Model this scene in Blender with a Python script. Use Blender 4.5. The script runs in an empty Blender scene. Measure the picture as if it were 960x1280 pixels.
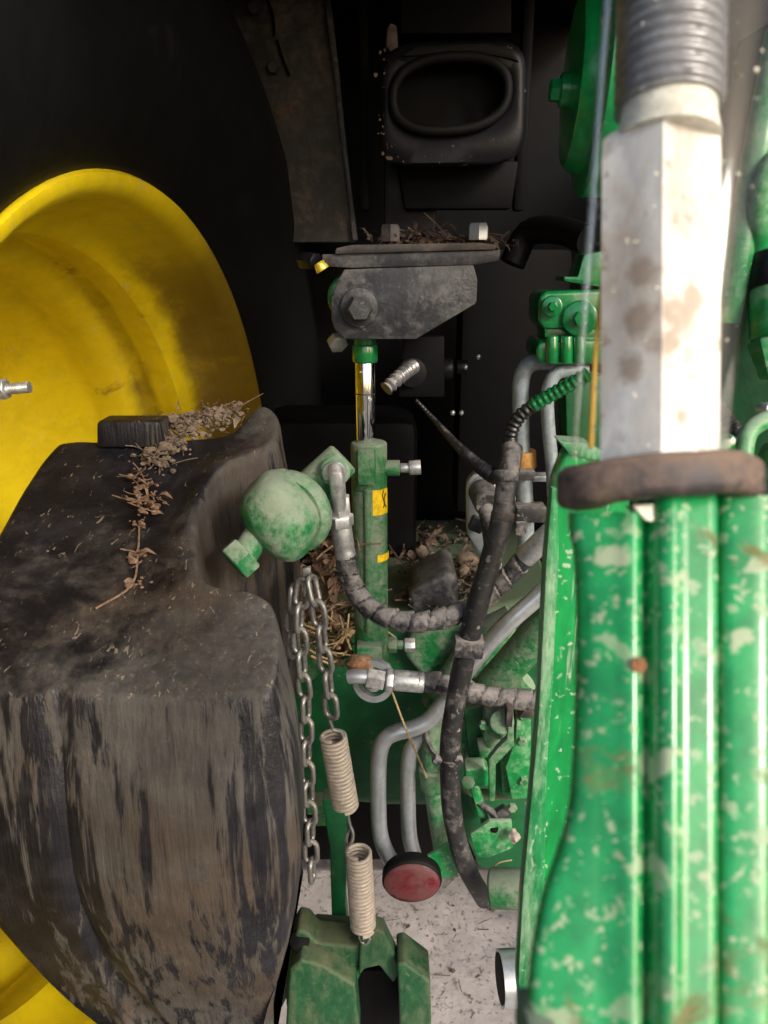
import bpy, bmesh, math, random
import numpy as np
from mathutils import Vector, Matrix, noise as mnoise
rnd = random.Random(11)
sc = bpy.context.scene
COL = sc.collection

# ------------------------------------------------------------------ camera
H, PITCH, FPX = 1.50, math.radians(18), 967.0
cam_d = bpy.data.cameras.new('camera'); cam = bpy.data.objects.new('camera', cam_d); COL.objects.link(cam)
cam.location = (0, 0, H); cam.rotation_euler = (math.radians(90) - PITCH, 0, 0)
cam_d.sensor_fit = 'VERTICAL'; cam_d.sensor_height = 36; cam_d.lens = 36 * FPX / 1280
cam_d.clip_start = .02; cam_d.clip_end = 400
cam_d.dof.use_dof = True; cam_d.dof.focus_distance = 1.02; cam_d.dof.aperture_fstop = 7.5
sc.camera = cam
# ------------------------------------------------------------------ world and sun (overcast light from behind, right)
SUN_EL, SUN_AZ = math.radians(28), math.radians(140)     # azimuth clockwise from +Y
w = bpy.data.worlds.new('World'); sc.world = w; w.use_nodes = True
nt = w.node_tree; bg = nt.nodes['Background']
sky = nt.nodes.new('ShaderNodeTexSky'); sky.sky_type = 'NISHITA'; sky.sun_disc = False
sky.sun_elevation = SUN_EL; sky.sun_rotation = SUN_AZ; sky.dust_density = 4; sky.air_density = 1.0; sky.ozone_density = .6
nt.links.new(sky.outputs[0], bg.inputs[0]); bg.inputs[1].default_value = .145
sd = bpy.data.lights.new('sun', 'SUN'); sd.energy = 1.25; sd.angle = math.radians(10); sd.color = (1, .97, .92)
sun = bpy.data.objects.new('sun', sd); COL.objects.link(sun); sun.location = (2, -3, 4)
to_sun = Vector((math.sin(SUN_AZ) * math.cos(SUN_EL), math.cos(SUN_AZ) * math.cos(SUN_EL), math.sin(SUN_EL)))
sun.rotation_euler = to_sun.to_track_quat('Z', 'Y').to_euler()
sc.view_settings.view_transform = 'Standard'; sc.view_settings.look = 'None'
sc.view_settings.exposure = .75; sc.view_settings.gamma = 1
sc.render.engine = 'CYCLES'; sc.cycles.use_denoising = True
sc.cycles.max_bounces = 8; sc.cycles.transparent_max_bounces = 12

# ------------------------------------------------------------------ measuring: a pixel of the photograph -> a point at a chosen depth
CP, SP = math.cos(PITCH), math.sin(PITCH)
def ray(px, py):
    u, v = (px - 480) / FPX, (640 - py) / FPX
    return Vector((u, CP + v * SP, -SP + v * CP))
CAM = Vector((0, 0, H))
def Q(px, py, Y): r = ray(px, py); return CAM + r * (Y / r.y)          # on the upright plane Y
def P(px, py, d): return CAM + ray(px, py) * d                         # at distance d along the view
def SQ(n, px, py, Y): return n * Y / ray(px, py).y / FPX               # n pixels in metres there
def SPx(n, d): return n * d / FPX
XV = Vector((1, 0, 0)); YV = Vector((0, 1, 0)); ZV = Vector((0, 0, 1))
FWD = Vector((0, CP, -SP)); UPV = Vector((0, SP, CP))

# ------------------------------------------------------------------ materials
def N(nt, typ, **kw):
    n = nt.nodes.new(typ)
    for k, v in kw.items():
        if k in n.inputs: n.inputs[k].default_value = v
        else: setattr(n, k, v)
    return n
def mathn(nt, op, a, b=None, clamp=False):
    n = nt.nodes.new('ShaderNodeMath'); n.operation = op; n.use_clamp = clamp
    for i, x in enumerate((a, b)):
        if x is None: continue
        if isinstance(x, (int, float)): n.inputs[i].default_value = x
        else: nt.links.new(x, n.inputs[i])
    return n.outputs[0]
def step(nt, x, lo, hi):
    n = nt.nodes.new('ShaderNodeMapRange'); n.interpolation_type = 'SMOOTHSTEP'
    nt.links.new(x, n.inputs[0]); n.inputs[1].default_value = lo; n.inputs[2].default_value = hi
    return n.outputs[0]
def mixc(nt, f, a, b):
    n = nt.nodes.new('ShaderNodeMix'); n.data_type = 'RGBA'
    if isinstance(f, (int, float)): n.inputs[0].default_value = f
    else: nt.links.new(f, n.inputs[0])
    for s, x in ((6, a), (7, b)):
        if isinstance(x, tuple): n.inputs[s].default_value = (*x, 1)
        else: nt.links.new(x, n.inputs[s])
    return n.outputs[2]
def tex(nt, vec, scale, detail=5, rough=.6, dist=0, stretch=None, off=(0, 0, 0)):
    m = nt.nodes.new('ShaderNodeMapping'); nt.links.new(vec, m.inputs[0])
    m.inputs['Scale'].default_value = stretch or (1, 1, 1); m.inputs['Location'].default_value = off
    n = nt.nodes.new('ShaderNodeTexNoise'); nt.links.new(m.outputs[0], n.inputs['Vector'])
    n.inputs['Scale'].default_value = scale; n.inputs['Detail'].default_value = detail
    n.inputs['Roughness'].default_value = rough; n.inputs['Distortion'].default_value = dist
    return n.outputs[0]
def drops(t, tc, scale, dens, size, stretch=(1, 1, 1), off=(0, 0, 0)):
    wob = t.nodes.new('ShaderNodeTexNoise'); wob.inputs['Scale'].default_value = scale * 1.1; wob.inputs['Detail'].default_value = 3
    t.links.new(tc, wob.inputs['Vector'])
    v = t.nodes.new('ShaderNodeVectorMath'); v.operation = 'MULTIPLY_ADD'
    t.links.new(wob.outputs['Color'], v.inputs[0]); v.inputs[1].default_value = (1.7 / scale,) * 3; t.links.new(tc, v.inputs[2])
    m = t.nodes.new('ShaderNodeMapping'); m.inputs['Scale'].default_value = stretch; m.inputs['Location'].default_value = off; t.links.new(v.outputs[0], m.inputs[0])
    vo = t.nodes.new('ShaderNodeTexVoronoi'); vo.inputs['Scale'].default_value = scale; t.links.new(m.outputs[0], vo.inputs['Vector'])
    sp = t.nodes.new('ShaderNodeSeparateColor'); t.links.new(vo.outputs['Color'], sp.inputs[0])
    on = mathn(t, 'GREATER_THAN', sp.outputs[0], 1 - dens)
    r = mathn(t, 'MULTIPLY', mathn(t, 'ADD', .25, mathn(t, 'MULTIPLY', mathn(t, 'MULTIPLY', sp.outputs[1], sp.outputs[1]), .75)), size)
    n = t.nodes.new('ShaderNodeMapRange'); n.interpolation_type = 'SMOOTHSTEP'
    t.links.new(mathn(t, 'DIVIDE', vo.outputs['Distance'], r), n.inputs[0]); n.inputs[1].default_value = 1.05; n.inputs[2].default_value = .7
    on = mathn(t, 'MULTIPLY', on, step(t, tex(t, tc, scale * .16, 3, .6, 0, None, (2, 8, 5)), .36, .50))
    return mathn(t, 'MULTIPLY', mathn(t, 'MULTIPLY', n.outputs[0], on), mathn(t, 'ADD', .5, mathn(t, 'MULTIPLY', sp.outputs[2], .5)))
def t_z(t, tc):
    n = t.nodes.new('ShaderNodeSeparateXYZ'); t.links.new(tc, n.inputs[0]); return n.outputs[2]
def dirty(name, base, rough=.4, metal=0., dust=(.34, .30, .24), amt=.4, scale=9., up=.5, spots=0., spot_scale=70.,
          spots2=0., streak=0., rust=0., rust_col=(.12, .05, .02), bump=.15, fine=220., vary=.25, stretch=None, coat=0., spec=.5, scratch=0.):
    """paint, plastic or metal under dust, dried splashes, run marks, rust and scratches"""
    m = bpy.data.materials.new(name); m.use_nodes = True; t = m.node_tree; L = t.links
    b = t.nodes['Principled BSDF']
    tc = t.nodes.new('ShaderNodeTexCoord').outputs['Object']
    geo = t.nodes.new('ShaderNodeNewGeometry')
    n1 = tex(t, tc, scale, 8, .65, .4, stretch)
    n2 = tex(t, tc, scale * 5, 6, .7, .3, stretch, (3, 1, 7))
    nf = tex(t, tc, fine, 3, .6)
    sep = t.nodes.new('ShaderNodeSeparateXYZ'); L.new(geo.outputs['Normal'], sep.inputs[0])
    upm = mathn(t, 'MULTIPLY', mathn(t, 'MAXIMUM', sep.outputs[2], 0), up)
    f = mathn(t, 'ADD', mathn(t, 'MULTIPLY', n1, .65), mathn(t, 'MULTIPLY', n2, .35))
    f = mathn(t, 'ADD', f, mathn(t, 'MULTIPLY', upm, .35))
    c = .80 - amt * .40
    mask = mathn(t, 'MULTIPLY', step(t, f, c - .10, c + .13), min(1, .45 + amt * .6))
    if spots:
        sm = drops(t, tc, spot_scale, min(.95, .75 * spots), .48)
        mask = mathn(t, 'MAXIMUM', mask, mathn(t, 'MULTIPLY', sm, .8))
    if spots2:
        sm = mathn(t, 'MAXIMUM', drops(t, tc, spot_scale * .5, min(.95, spots2 * .95), .5, (.5, .7, 1.2), (3, 7, 1)), drops(t, tc, spot_scale * 1.9, .9, .52, (1, 1, 1), (1, 7, 5)))
        mask = mathn(t, 'MAXIMUM', mask, mathn(t, 'MULTIPLY', sm, .75))
    if streak:
        st = tex(t, tc, 42, 6, .65, .25, (1, 1, .07)); st2 = tex(t, tc, 7, 4, .6, 0, (1, 1, .35), (2, 9, 4))
        sk = step(t, mathn(t, 'ADD', mathn(t, 'MULTIPLY', st, .6), mathn(t, 'MULTIPLY', st2, .4)), .53 - streak * .08, .58 - streak * .08)
        side = mathn(t, 'SUBTRACT', 1., step(t, mathn(t, 'ABSOLUTE', sep.outputs[2]), .45, .8))
        mask = mathn(t, 'MAXIMUM', mask, mathn(t, 'MULTIPLY', mathn(t, 'MULTIPLY', sk, side), .8))
    dn = tex(t, tc, scale * 2.7, 6, .7, 0, None, (8, 2, 2))
    dcol = mixc(t, dn, tuple(x * .62 for x in dust), tuple(min(1, x * 1.3) for x in dust))
    bcol = mixc(t, mathn(t, 'MULTIPLY', step(t, n2, .3, .7), 1.), tuple(x * (1 - vary) for x in base), tuple(min(1, x * (1 + vary)) for x in base))
    col = mixc(t, mask, bcol, dcol)
    rmask = None
    if rust:
        r1 = tex(t, tc, scale * 1.6, 7, .7, .6, None, (11, 4, 1))
        rmask = step(t, r1, .66 - rust * .3, .76 - rust * .3)
        rc = mixc(t, nf, tuple(x * .5 for x in rust_col), tuple(x * 1.7 for x in rust_col))
        col = mixc(t, mathn(t, 'MULTIPLY', rmask, .85), col, rc)
    if scratch:
        q = tex(t, tc, 110, 4, .7, .15, (1, 1, .045), (1, 2, 9)); q2 = tex(t, tc, 15, 4, .6, 0, (1, 1, .5)); q3 = tex(t, tc, 100, 3, .6, .2, (1, .3, .3))
        qs = mathn(t, 'MULTIPLY', step(t, mathn(t, 'MAXIMUM', q, mathn(t, 'MULTIPLY', q3, .95)), .60, .68), step(t, q2, .44, .60))
        col = mixc(t, mathn(t, 'MULTIPLY', qs, scratch), col, (.5, .52, .47))
    L.new(col, b.inputs['Base Color'])
    inv = mathn(t, 'SUBTRACT', 1., mask)
    if rmask is not None: inv = mathn(t, 'MULTIPLY', inv, mathn(t, 'SUBTRACT', 1., rmask))
    L.new(mathn(t, 'SUBTRACT', .93, mathn(t, 'MULTIPLY', inv, .93 - rough)), b.inputs['Roughness'])
    if metal: L.new(mathn(t, 'MULTIPLY', inv, metal), b.inputs['Metallic'])
    b.inputs['Specular IOR Level'].default_value = spec
    if coat:
        b.inputs['Coat Roughness'].default_value = .12
        L.new(mathn(t, 'MULTIPLY', inv, coat), b.inputs['Coat Weight'])
    bp = t.nodes.new('ShaderNodeBump'); bp.inputs['Strength'].default_value = bump; bp.inputs['Distance'].default_value = .004
    L.new(mathn(t, 'ADD', mathn(t, 'MULTIPLY', mask, .7), mathn(t, 'MULTIPLY', nf, .5)), bp.inputs['Height'])
    L.new(bp.outputs[0], b.inputs['Normal'])
    return m
DUST = (.36, .31, .25); PALE = (.46, .47, .34); GDUST = (.225, .265, .20)
M = {}
M['green'] = dirty('bright green paint', (.006, .225, .055), .32, dust=(.33, .41, .30), amt=.64, scale=14, spots=.7, spot_scale=110, up=.5, coat=.4, bump=.12)
M['green_near'] = dirty('splashed green paint', (.009, .235, .064), .22, dust=PALE, amt=.22, scale=10, spots=.9, spot_scale=120, up=.2, rust=.26, rust_col=(.13, .10, .04), coat=.35, bump=.06, spots2=.9)
M['green_panel'] = dirty('scuffed green paint', (.006, .25, .06), .3, dust=(.42, .52, .40), amt=.36, scale=12, spots=.7, spot_scale=130, up=.2, scratch=.9, stretch=(1, 1, .25), coat=.4, bump=.08)
M['green_dusty'] = dirty('dusty green paint', (.008, .15, .04), .42, dust=GDUST, amt=.73, scale=24, up=.5, bump=.2, spots=.35, spot_scale=120, rust=.14, rust_col=(.10, .085, .06))
M['green_scuffed'] = dirty('scraped dusty green edge', (.01, .20, .06), .45, dust=(.40, .48, .37), amt=.62, scale=26, up=.2, stretch=(1, 1, .22), scratch=.8, bump=.25, spots=.5, spot_scale=150)
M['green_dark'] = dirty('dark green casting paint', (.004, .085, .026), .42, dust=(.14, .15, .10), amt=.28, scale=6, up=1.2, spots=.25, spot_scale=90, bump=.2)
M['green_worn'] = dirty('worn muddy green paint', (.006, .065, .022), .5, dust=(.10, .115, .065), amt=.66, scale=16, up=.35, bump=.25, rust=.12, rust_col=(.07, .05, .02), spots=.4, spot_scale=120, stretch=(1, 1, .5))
M['green_disc'] = dirty('green flange paint', (.006, .24, .06), .3, dust=(.10, .13, .06), amt=.15, scale=12, coat=.4, bump=.08)
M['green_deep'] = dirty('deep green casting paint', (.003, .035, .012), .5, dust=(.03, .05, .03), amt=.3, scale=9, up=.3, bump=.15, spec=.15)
M['green_wet'] = dirty('glossy green paint', (.004, .14, .034), .16, dust=(.10, .13, .06), amt=.15, scale=12, up=.3, coat=.8, bump=.1)
M['yellow'] = dirty('yellow wheel paint', (.74, .56, .008), .36, dust=(.26, .16, .02), amt=.34, scale=3.2, up=.3, bump=.05, vary=.10, rust=.12, rust_col=(.22, .11, .01), scratch=.25, coat=.15)
def brown_far_rim(m):  # browner on the outer rim towards its far side
    t = m.node_tree; b = t.nodes['Principled BSDF']; L = t.links
    tc = t.nodes.new('ShaderNodeTexCoord').outputs['Object']; sep = t.nodes.new('ShaderNodeSeparateXYZ'); L.new(tc, sep.inputs[0])
    z = mathn(t, 'SUBTRACT', sep.outputs[2], 1.5 + (.8272 - 1.25) * 1.2)
    r = mathn(t, 'SQRT', mathn(t, 'ADD', mathn(t, 'MULTIPLY', sep.outputs[1], sep.outputs[1]), mathn(t, 'MULTIPLY', z, z)))
    nz = mathn(t, 'MULTIPLY', mathn(t, 'SUBTRACT', tex(t, tc, 9, 6, .65, .3), .5), .12)
    a = step(t, mathn(t, 'ADD', r, mathn(t, 'MULTIPLY', nz, .35)), .556, .578); c = step(t, mathn(t, 'ADD', sep.outputs[1], nz), .08, .40)
    f = mathn(t, 'MULTIPLY', mathn(t, 'MULTIPLY', a, c), .88)
    src = b.inputs['Base Color'].links[0].from_socket
    L.new(mixc(t, f, src, mixc(t, tex(t, tc, 25, 6, .7), (.05, .025, .006), (.16, .085, .012))), b.inputs['Base Color'])
brown_far_rim(M['yellow'])
M['yellow_reflex'] = dirty('yellow reflection tint', (.42, .24, .006), .5, dust=(.10, .055, .015), amt=.55, scale=6, up=.3, bump=.1, vary=.2)  # dimmed yellow for the added reflection strip
M['rubber'] = dirty('tyre rubber', (.005, .005, .005), .62, dust=(.022, .02, .018), amt=.36, scale=5, up=.3, bump=.12, spec=.18)
def tankmat():
    m = bpy.data.materials.new('dusty moulded plastic'); m.use_nodes = True; t = m.node_tree; L = t.links; b = t.nodes['Principled BSDF']
    tc = t.nodes.new('ShaderNodeTexCoord').outputs['Object']; geo = t.nodes.new('ShaderNodeNewGeometry')
    sep = t.nodes.new('ShaderNodeSeparateXYZ'); L.new(geo.outputs['Normal'], sep.inputs[0])
    top = step(t, sep.outputs[2], .35, .8)
    big = tex(t, tc, 5, 7, .62, .5); mid = tex(t, tc, 19, 8, .68, .3); fin = tex(t, tc, 130, 4, .65); grit = tex(t, tc, 420, 2, .6)
    # dust lying on the top: thick in broad patches
    # runs down the upright faces
    s1 = tex(t, tc, 72, 5, .6, .3, (1, 1, .045)); s2 = tex(t, tc, 10, 5, .6, .3, (1, 1, .3), (3, 3, 1)); s3 = tex(t, tc, 130, 3, .6, 0, (1, 1, .04))
    sx_ = t.nodes.new('ShaderNodeSeparateXYZ'); L.new(tc, sx_.inputs[0])
    tm = step(t, mathn(t, 'ADD', mathn(t, 'ADD', mathn(t, 'MULTIPLY', big, .62), mathn(t, 'MULTIPLY', mid, .38)), mathn(t, 'SUBTRACT', mathn(t, 'MULTIPLY', sx_.outputs[0], .75), mathn(t, 'MULTIPLY', sx_.outputs[1], .35))), .40, .56)
    cen = mathn(t, 'SUBTRACT', .055, mathn(t, 'MULTIPLY', mathn(t, 'ABSOLUTE', mathn(t, 'ADD', sx_.outputs[0], -.04)), .75))
    sk = step(t, mathn(t, 'ADD', mathn(t, 'ADD', mathn(t, 'MULTIPLY', s1, .46), mathn(t, 'MULTIPLY', s2, .36)), mathn(t, 'ADD', mathn(t, 'MULTIPLY', s3, .22), cen)), .478, .542)
    thick = mathn(t, 'MULTIPLY', sk, mathn(t, 'ADD', .45, mathn(t, 'MULTIPLY', mid, .8)))
    f = t.nodes.new('ShaderNodeMix'); L.new(top, f.inputs[0]); L.new(thick, f.inputs[2]); L.new(tm, f.inputs[3])
    fm = mathn(t, 'MULTIPLY', f.outputs[0], .9, True)
    cool = mixc(t, mid, (.05, .047, .043), (.115, .107, .096)); warm = mixc(t, mid, (.042, .031, .022), (.085, .064, .044))
    vs = mathn(t, 'MULTIPLY', mathn(t, 'ADD', step(t, s3, .35, .65), step(t, s1, .35, .62)), .5)
    cool = mixc(t, vs, mixc(t, .55, cool, (.02, .02, .021)), cool); warm = mixc(t, vs, mixc(t, .5, warm, (.03, .022, .016)), warm)
    wm = step(t, tex(t, tc, 4.2, 4, .6, .3, None, (1.3, .2, 3)), .42, .6)
    dc = mixc(t, wm, cool, warm)
    dc = mixc(t, mathn(t, 'MULTIPLY', step(t, fin, .56, .7), mathn(t, 'ADD', .10, mathn(t, 'MULTIPLY', top, .3))), dc, (.22, .175, .13))
    base = mixc(t, step(t, mid, .4, .7), (.007, .007, .010), (.022, .021, .026))
    col = mixc(t, fm, base, dc)
    # straw chaff and scuffs
    ch = tex(t, tc, 150, 2, .5, 1.2, (1, .22, 1), (4, 4, 4)); ch2 = tex(t, tc, 18, 2, .5)
    chm = mathn(t, 'MULTIPLY', mathn(t, 'MULTIPLY', step(t, ch, .655, .70), step(t, ch2, .42, .56)), top)
    col = mixc(t, mathn(t, 'MULTIPLY', chm, .7), col, (.27, .22, .16))
    L.new(col, b.inputs['Base Color'])
    L.new(mathn(t, 'ADD', .40, mathn(t, 'MULTIPLY', fm, .5)), b.inputs['Roughness'])
    b.inputs['Specular IOR Level'].default_value = .4
    bp = t.nodes.new('ShaderNodeBump'); bp.inputs['Strength'].default_value = .4; bp.inputs['Distance'].default_value = .004
    L.new(mathn(t, 'ADD', mathn(t, 'ADD', mathn(t, 'MULTIPLY', fm, .6), mathn(t, 'MULTIPLY', mathn(t, 'ADD', s1, s3), mathn(t, 'SUBTRACT', 1.2, mathn(t, 'MULTIPLY', top, 1.2)))), mathn(t, 'ADD', mathn(t, 'MULTIPLY', fin, .5), mathn(t, 'MULTIPLY', grit, .25))), bp.inputs['Height']); L.new(bp.outputs[0], b.inputs['Normal'])
    return m
M['plastic'] = tankmat()
M['black'] = dirty('black painted steel', (.007, .007, .009), .4, dust=(.12, .105, .09), amt=.18, scale=8, up=.3, spots=.2, spot_scale=90, spec=.18, bump=.12)
M['shade_black'] = dirty('shadowed black body', (.0025, .0025, .003), .6, dust=(.010, .009, .008), amt=.2, scale=5, up=.4, bump=.12, spec=.1)  # near-black base puts the deep shade into the colour
M['plate'] = dirty('worn grey black steel', (.03, .031, .036), .42, .35, dust=(.15, .145, .14), amt=.6, scale=15, up=.4, spots=.3, spot_scale=80, bump=.25)
M['guard'] = dirty('dusty dark guard plate', (.02, .018, .017), .6, dust=(.17, .13, .11), amt=.62, scale=9, up=.2, bump=.3, rust=.15)
M['zinc'] = dirty('dusty zinc plated steel', (.52, .53, .53), .38, .75, dust=(.40, .37, .33), amt=.42, scale=25, up=.5, bump=.12)
M['galv'] = dirty('grey steel pipe', (.52, .55, .58), .3, .7, dust=(.33, .31, .28), amt=.30, scale=14, up=.3, bump=.08, vary=.12)
M['pipegrey'] = dirty('grey painted pipe', (.22, .26, .28), .42, .1, dust=(.28, .27, .24), amt=.25, scale=16, up=.4, bump=.06)
M['chrome'] = dirty('chromed rod', (.82, .82, .83), .06, 1., dust=(.35, .31, .26), amt=.06, scale=40, up=.1, spots=.45, spot_scale=160, bump=.02, vary=.03)
M['hose'] = dirty('black rubber hose', (.016, .016, .018), .5, dust=(.27, .25, .235), amt=.5, scale=22, up=.45, spots=.8, spot_scale=95, bump=.2)
M['wrap'] = dirty('spiral wrapped hose', (.022, .022, .028), .42, dust=(.27, .25, .24), amt=.66, scale=30, up=.45, spots=.7, spot_scale=120, bump=.25)
M['conduit'] = dirty('black corrugated conduit', (.012, .012, .013), .35, dust=(.22, .20, .17), amt=.25, scale=30, up=.5, bump=.1)
M['spring'] = dirty('dusty spring wire', (.50, .45, .39), .4, .4, dust=(.52, .45, .37), amt=.55, scale=30, up=.5, bump=.1)
M['chain'] = dirty('galvanised chain', (.29, .29, .285), .36, .7, dust=(.30, .26, .21), amt=.42, scale=45, up=.4, bump=.1)
M['hex'] = dirty('zinc hex bar', (.74, .73, .70), .42, 0, dust=(.36, .25, .15), amt=.64, scale=15, up=.2, rust=.22, rust_col=(.22, .13, .065), bump=.06, stretch=(1, 1, .6), spots=.4, spot_scale=120)
M['thread'] = dirty('oily threaded rod', (.22, .22, .23), .36, .6, dust=(.36, .34, .32), amt=.4, scale=18, up=.7, bump=.1)
M['collar'] = dirty('pale greased collar', (.62, .60, .50), .5, 0, dust=(.40, .34, .22), amt=.4, scale=25, up=.2, bump=.1)
M['cuff'] = dirty('brown rubber cuff', (.034, .028, .034), .55, dust=(.21, .145, .10), amt=.56, scale=17, up=.6, bump=.12, spots=.2)
M['rust'] = dirty('rusty clod', (.20, .09, .04), .9, dust=(.30, .19, .12), amt=.5, scale=40, bump=.6, vary=.5)
M['orange'] = dirty('tan tape', (.36, .18, .04), .6, dust=(.3, .22, .12), amt=.3, scale=30, bump=.2)
M['label'] = dirty('yellow decal', (.82, .55, .01), .4, dust=(.4, .3, .1), amt=.2, scale=30, bump=.03)
M['ink'] = dirty('black decal print', (.02, .02, .02), .5, amt=.1)
M['red'] = dirty('red reflector lens', (.12, .006, .012), .22, dust=(.11, .052, .05), amt=.75, scale=16, up=.3, bump=.06, coat=.3)
M['stone'] = dirty('dusty stone', (.36, .31, .27), .9, dust=(.45, .36, .28), amt=.4, scale=20, bump=.5, vary=.4)
M['clod'] = dirty('dry soil clod', (.13, .095, .068), .95, dust=(.22, .165, .12), amt=.5, scale=30, bump=.6, vary=.45)
M['leaf'] = dirty('dead leaf litter', (.17, .10, .062), .9, dust=(.30, .22, .15), amt=.4, scale=40, bump=.4, vary=.5)
M['leafdark'] = dirty('dark leaf litter', (.085, .055, .04), .9, dust=(.22, .16, .12), amt=.35, scale=40, bump=.4, vary=.5)
M['straw'] = dirty('dry straw', (.42, .30, .15), .8, amt=.2, scale=40, vary=.3)
M['amber'] = dirty('yellow plated bolt', (.85, .62, .08), .25, .6, amt=.1, scale=30)
# concrete
def concrete(name, base):
    m = bpy.data.materials.new(name); m.use_nodes = True; t = m.node_tree; b = t.nodes['Principled BSDF']
    tc = t.nodes.new('ShaderNodeTexCoord').outputs['Object']
    a = tex(t, tc, 16, 8, .7); g = tex(t, tc, 75, 6, .78, .4); f = tex(t, tc, 300, 3, .6)
    c = mixc(t, step(t, a, .3, .7), tuple(x * .8 for x in base), tuple(x * 1.12 for x in base))
    pits = step(t, g, .565, .63)
    c = mixc(t, mathn(t, 'MULTIPLY', pits, .75), c, (.12, .10, .10))
    c = mixc(t, mathn(t, 'MULTIPLY', step(t, f, .6, .7), .3), c, (.7, .66, .64))
    t.links.new(c, b.inputs['Base Color']); b.inputs['Roughness'].default_value = .92
    bp = t.nodes.new('ShaderNodeBump'); bp.inputs['Strength'].default_value = .7; bp.inputs['Distance'].default_value = .008
    t.links.new(mathn(t, 'ADD', mathn(t, 'MULTIPLY', pits, -.8), mathn(t, 'MULTIPLY', a, .8)), bp.inputs['Height']); t.links.new(bp.outputs[0], b.inputs['Normal'])
    return m
M['concrete'] = concrete('rough concrete', (.44, .41, .41))
M['yard'] = concrete('bounce reducing ground', (.14, .125, .11))  # unseen ground, made dark to reduce bounce light
M['mat'] = concrete('shade painted concrete', (.07, .062, .072))  # darkened concrete colour stands in for shaded floor
# clear plastic
def clear():
    m = bpy.data.materials.new('clear plastic sleeve'); m.use_nodes = True; t = m.node_tree; t.nodes.clear()
    o = t.nodes.new('ShaderNodeOutputMaterial'); tr = t.nodes.new('ShaderNodeBsdfTransparent'); tr.inputs[0].default_value = (.93, .94, .95, 1)
    gl = t.nodes.new('ShaderNodeBsdfGlossy'); gl.inputs['Roughness'].default_value = .08; gl.inputs[0].default_value = (.88, .88, .86, 1)
    df = t.nodes.new('ShaderNodeBsdfDiffuse'); df.inputs[0].default_value = (.55, .52, .42, 1)
    lw = t.nodes.new('ShaderNodeLayerWeight'); lw.inputs[0].default_value = .25
    tc = t.nodes.new('ShaderNodeTexCoord').outputs['Object']
    sp = tex(t, tc, 170, 2, .5, .3); bz = tex(t, tc, 12, 4, .6)
    spot = mathn(t, 'MULTIPLY', step(t, sp, .69, .72), .8)
    haze = mathn(t, 'MULTIPLY', step(t, bz, .4, .75), .035)
    m1 = t.nodes.new('ShaderNodeMixShader'); m2 = t.nodes.new('ShaderNodeMixShader')
    t.links.new(mathn(t, 'ADD', mathn(t, 'MULTIPLY', lw.outputs['Fresnel'], .24), .02), m1.inputs[0]); t.links.new(tr.outputs[0], m1.inputs[1]); t.links.new(gl.outputs[0], m1.inputs[2])
    t.links.new(mathn(t, 'MAXIMUM', spot, haze), m2.inputs[0]); t.links.new(m1.outputs[0], m2.inputs[1]); t.links.new(df.outputs[0], m2.inputs[2])
    t.links.new(m2.outputs[0], o.inputs[0]); return m
M['clear'] = clear()

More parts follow.
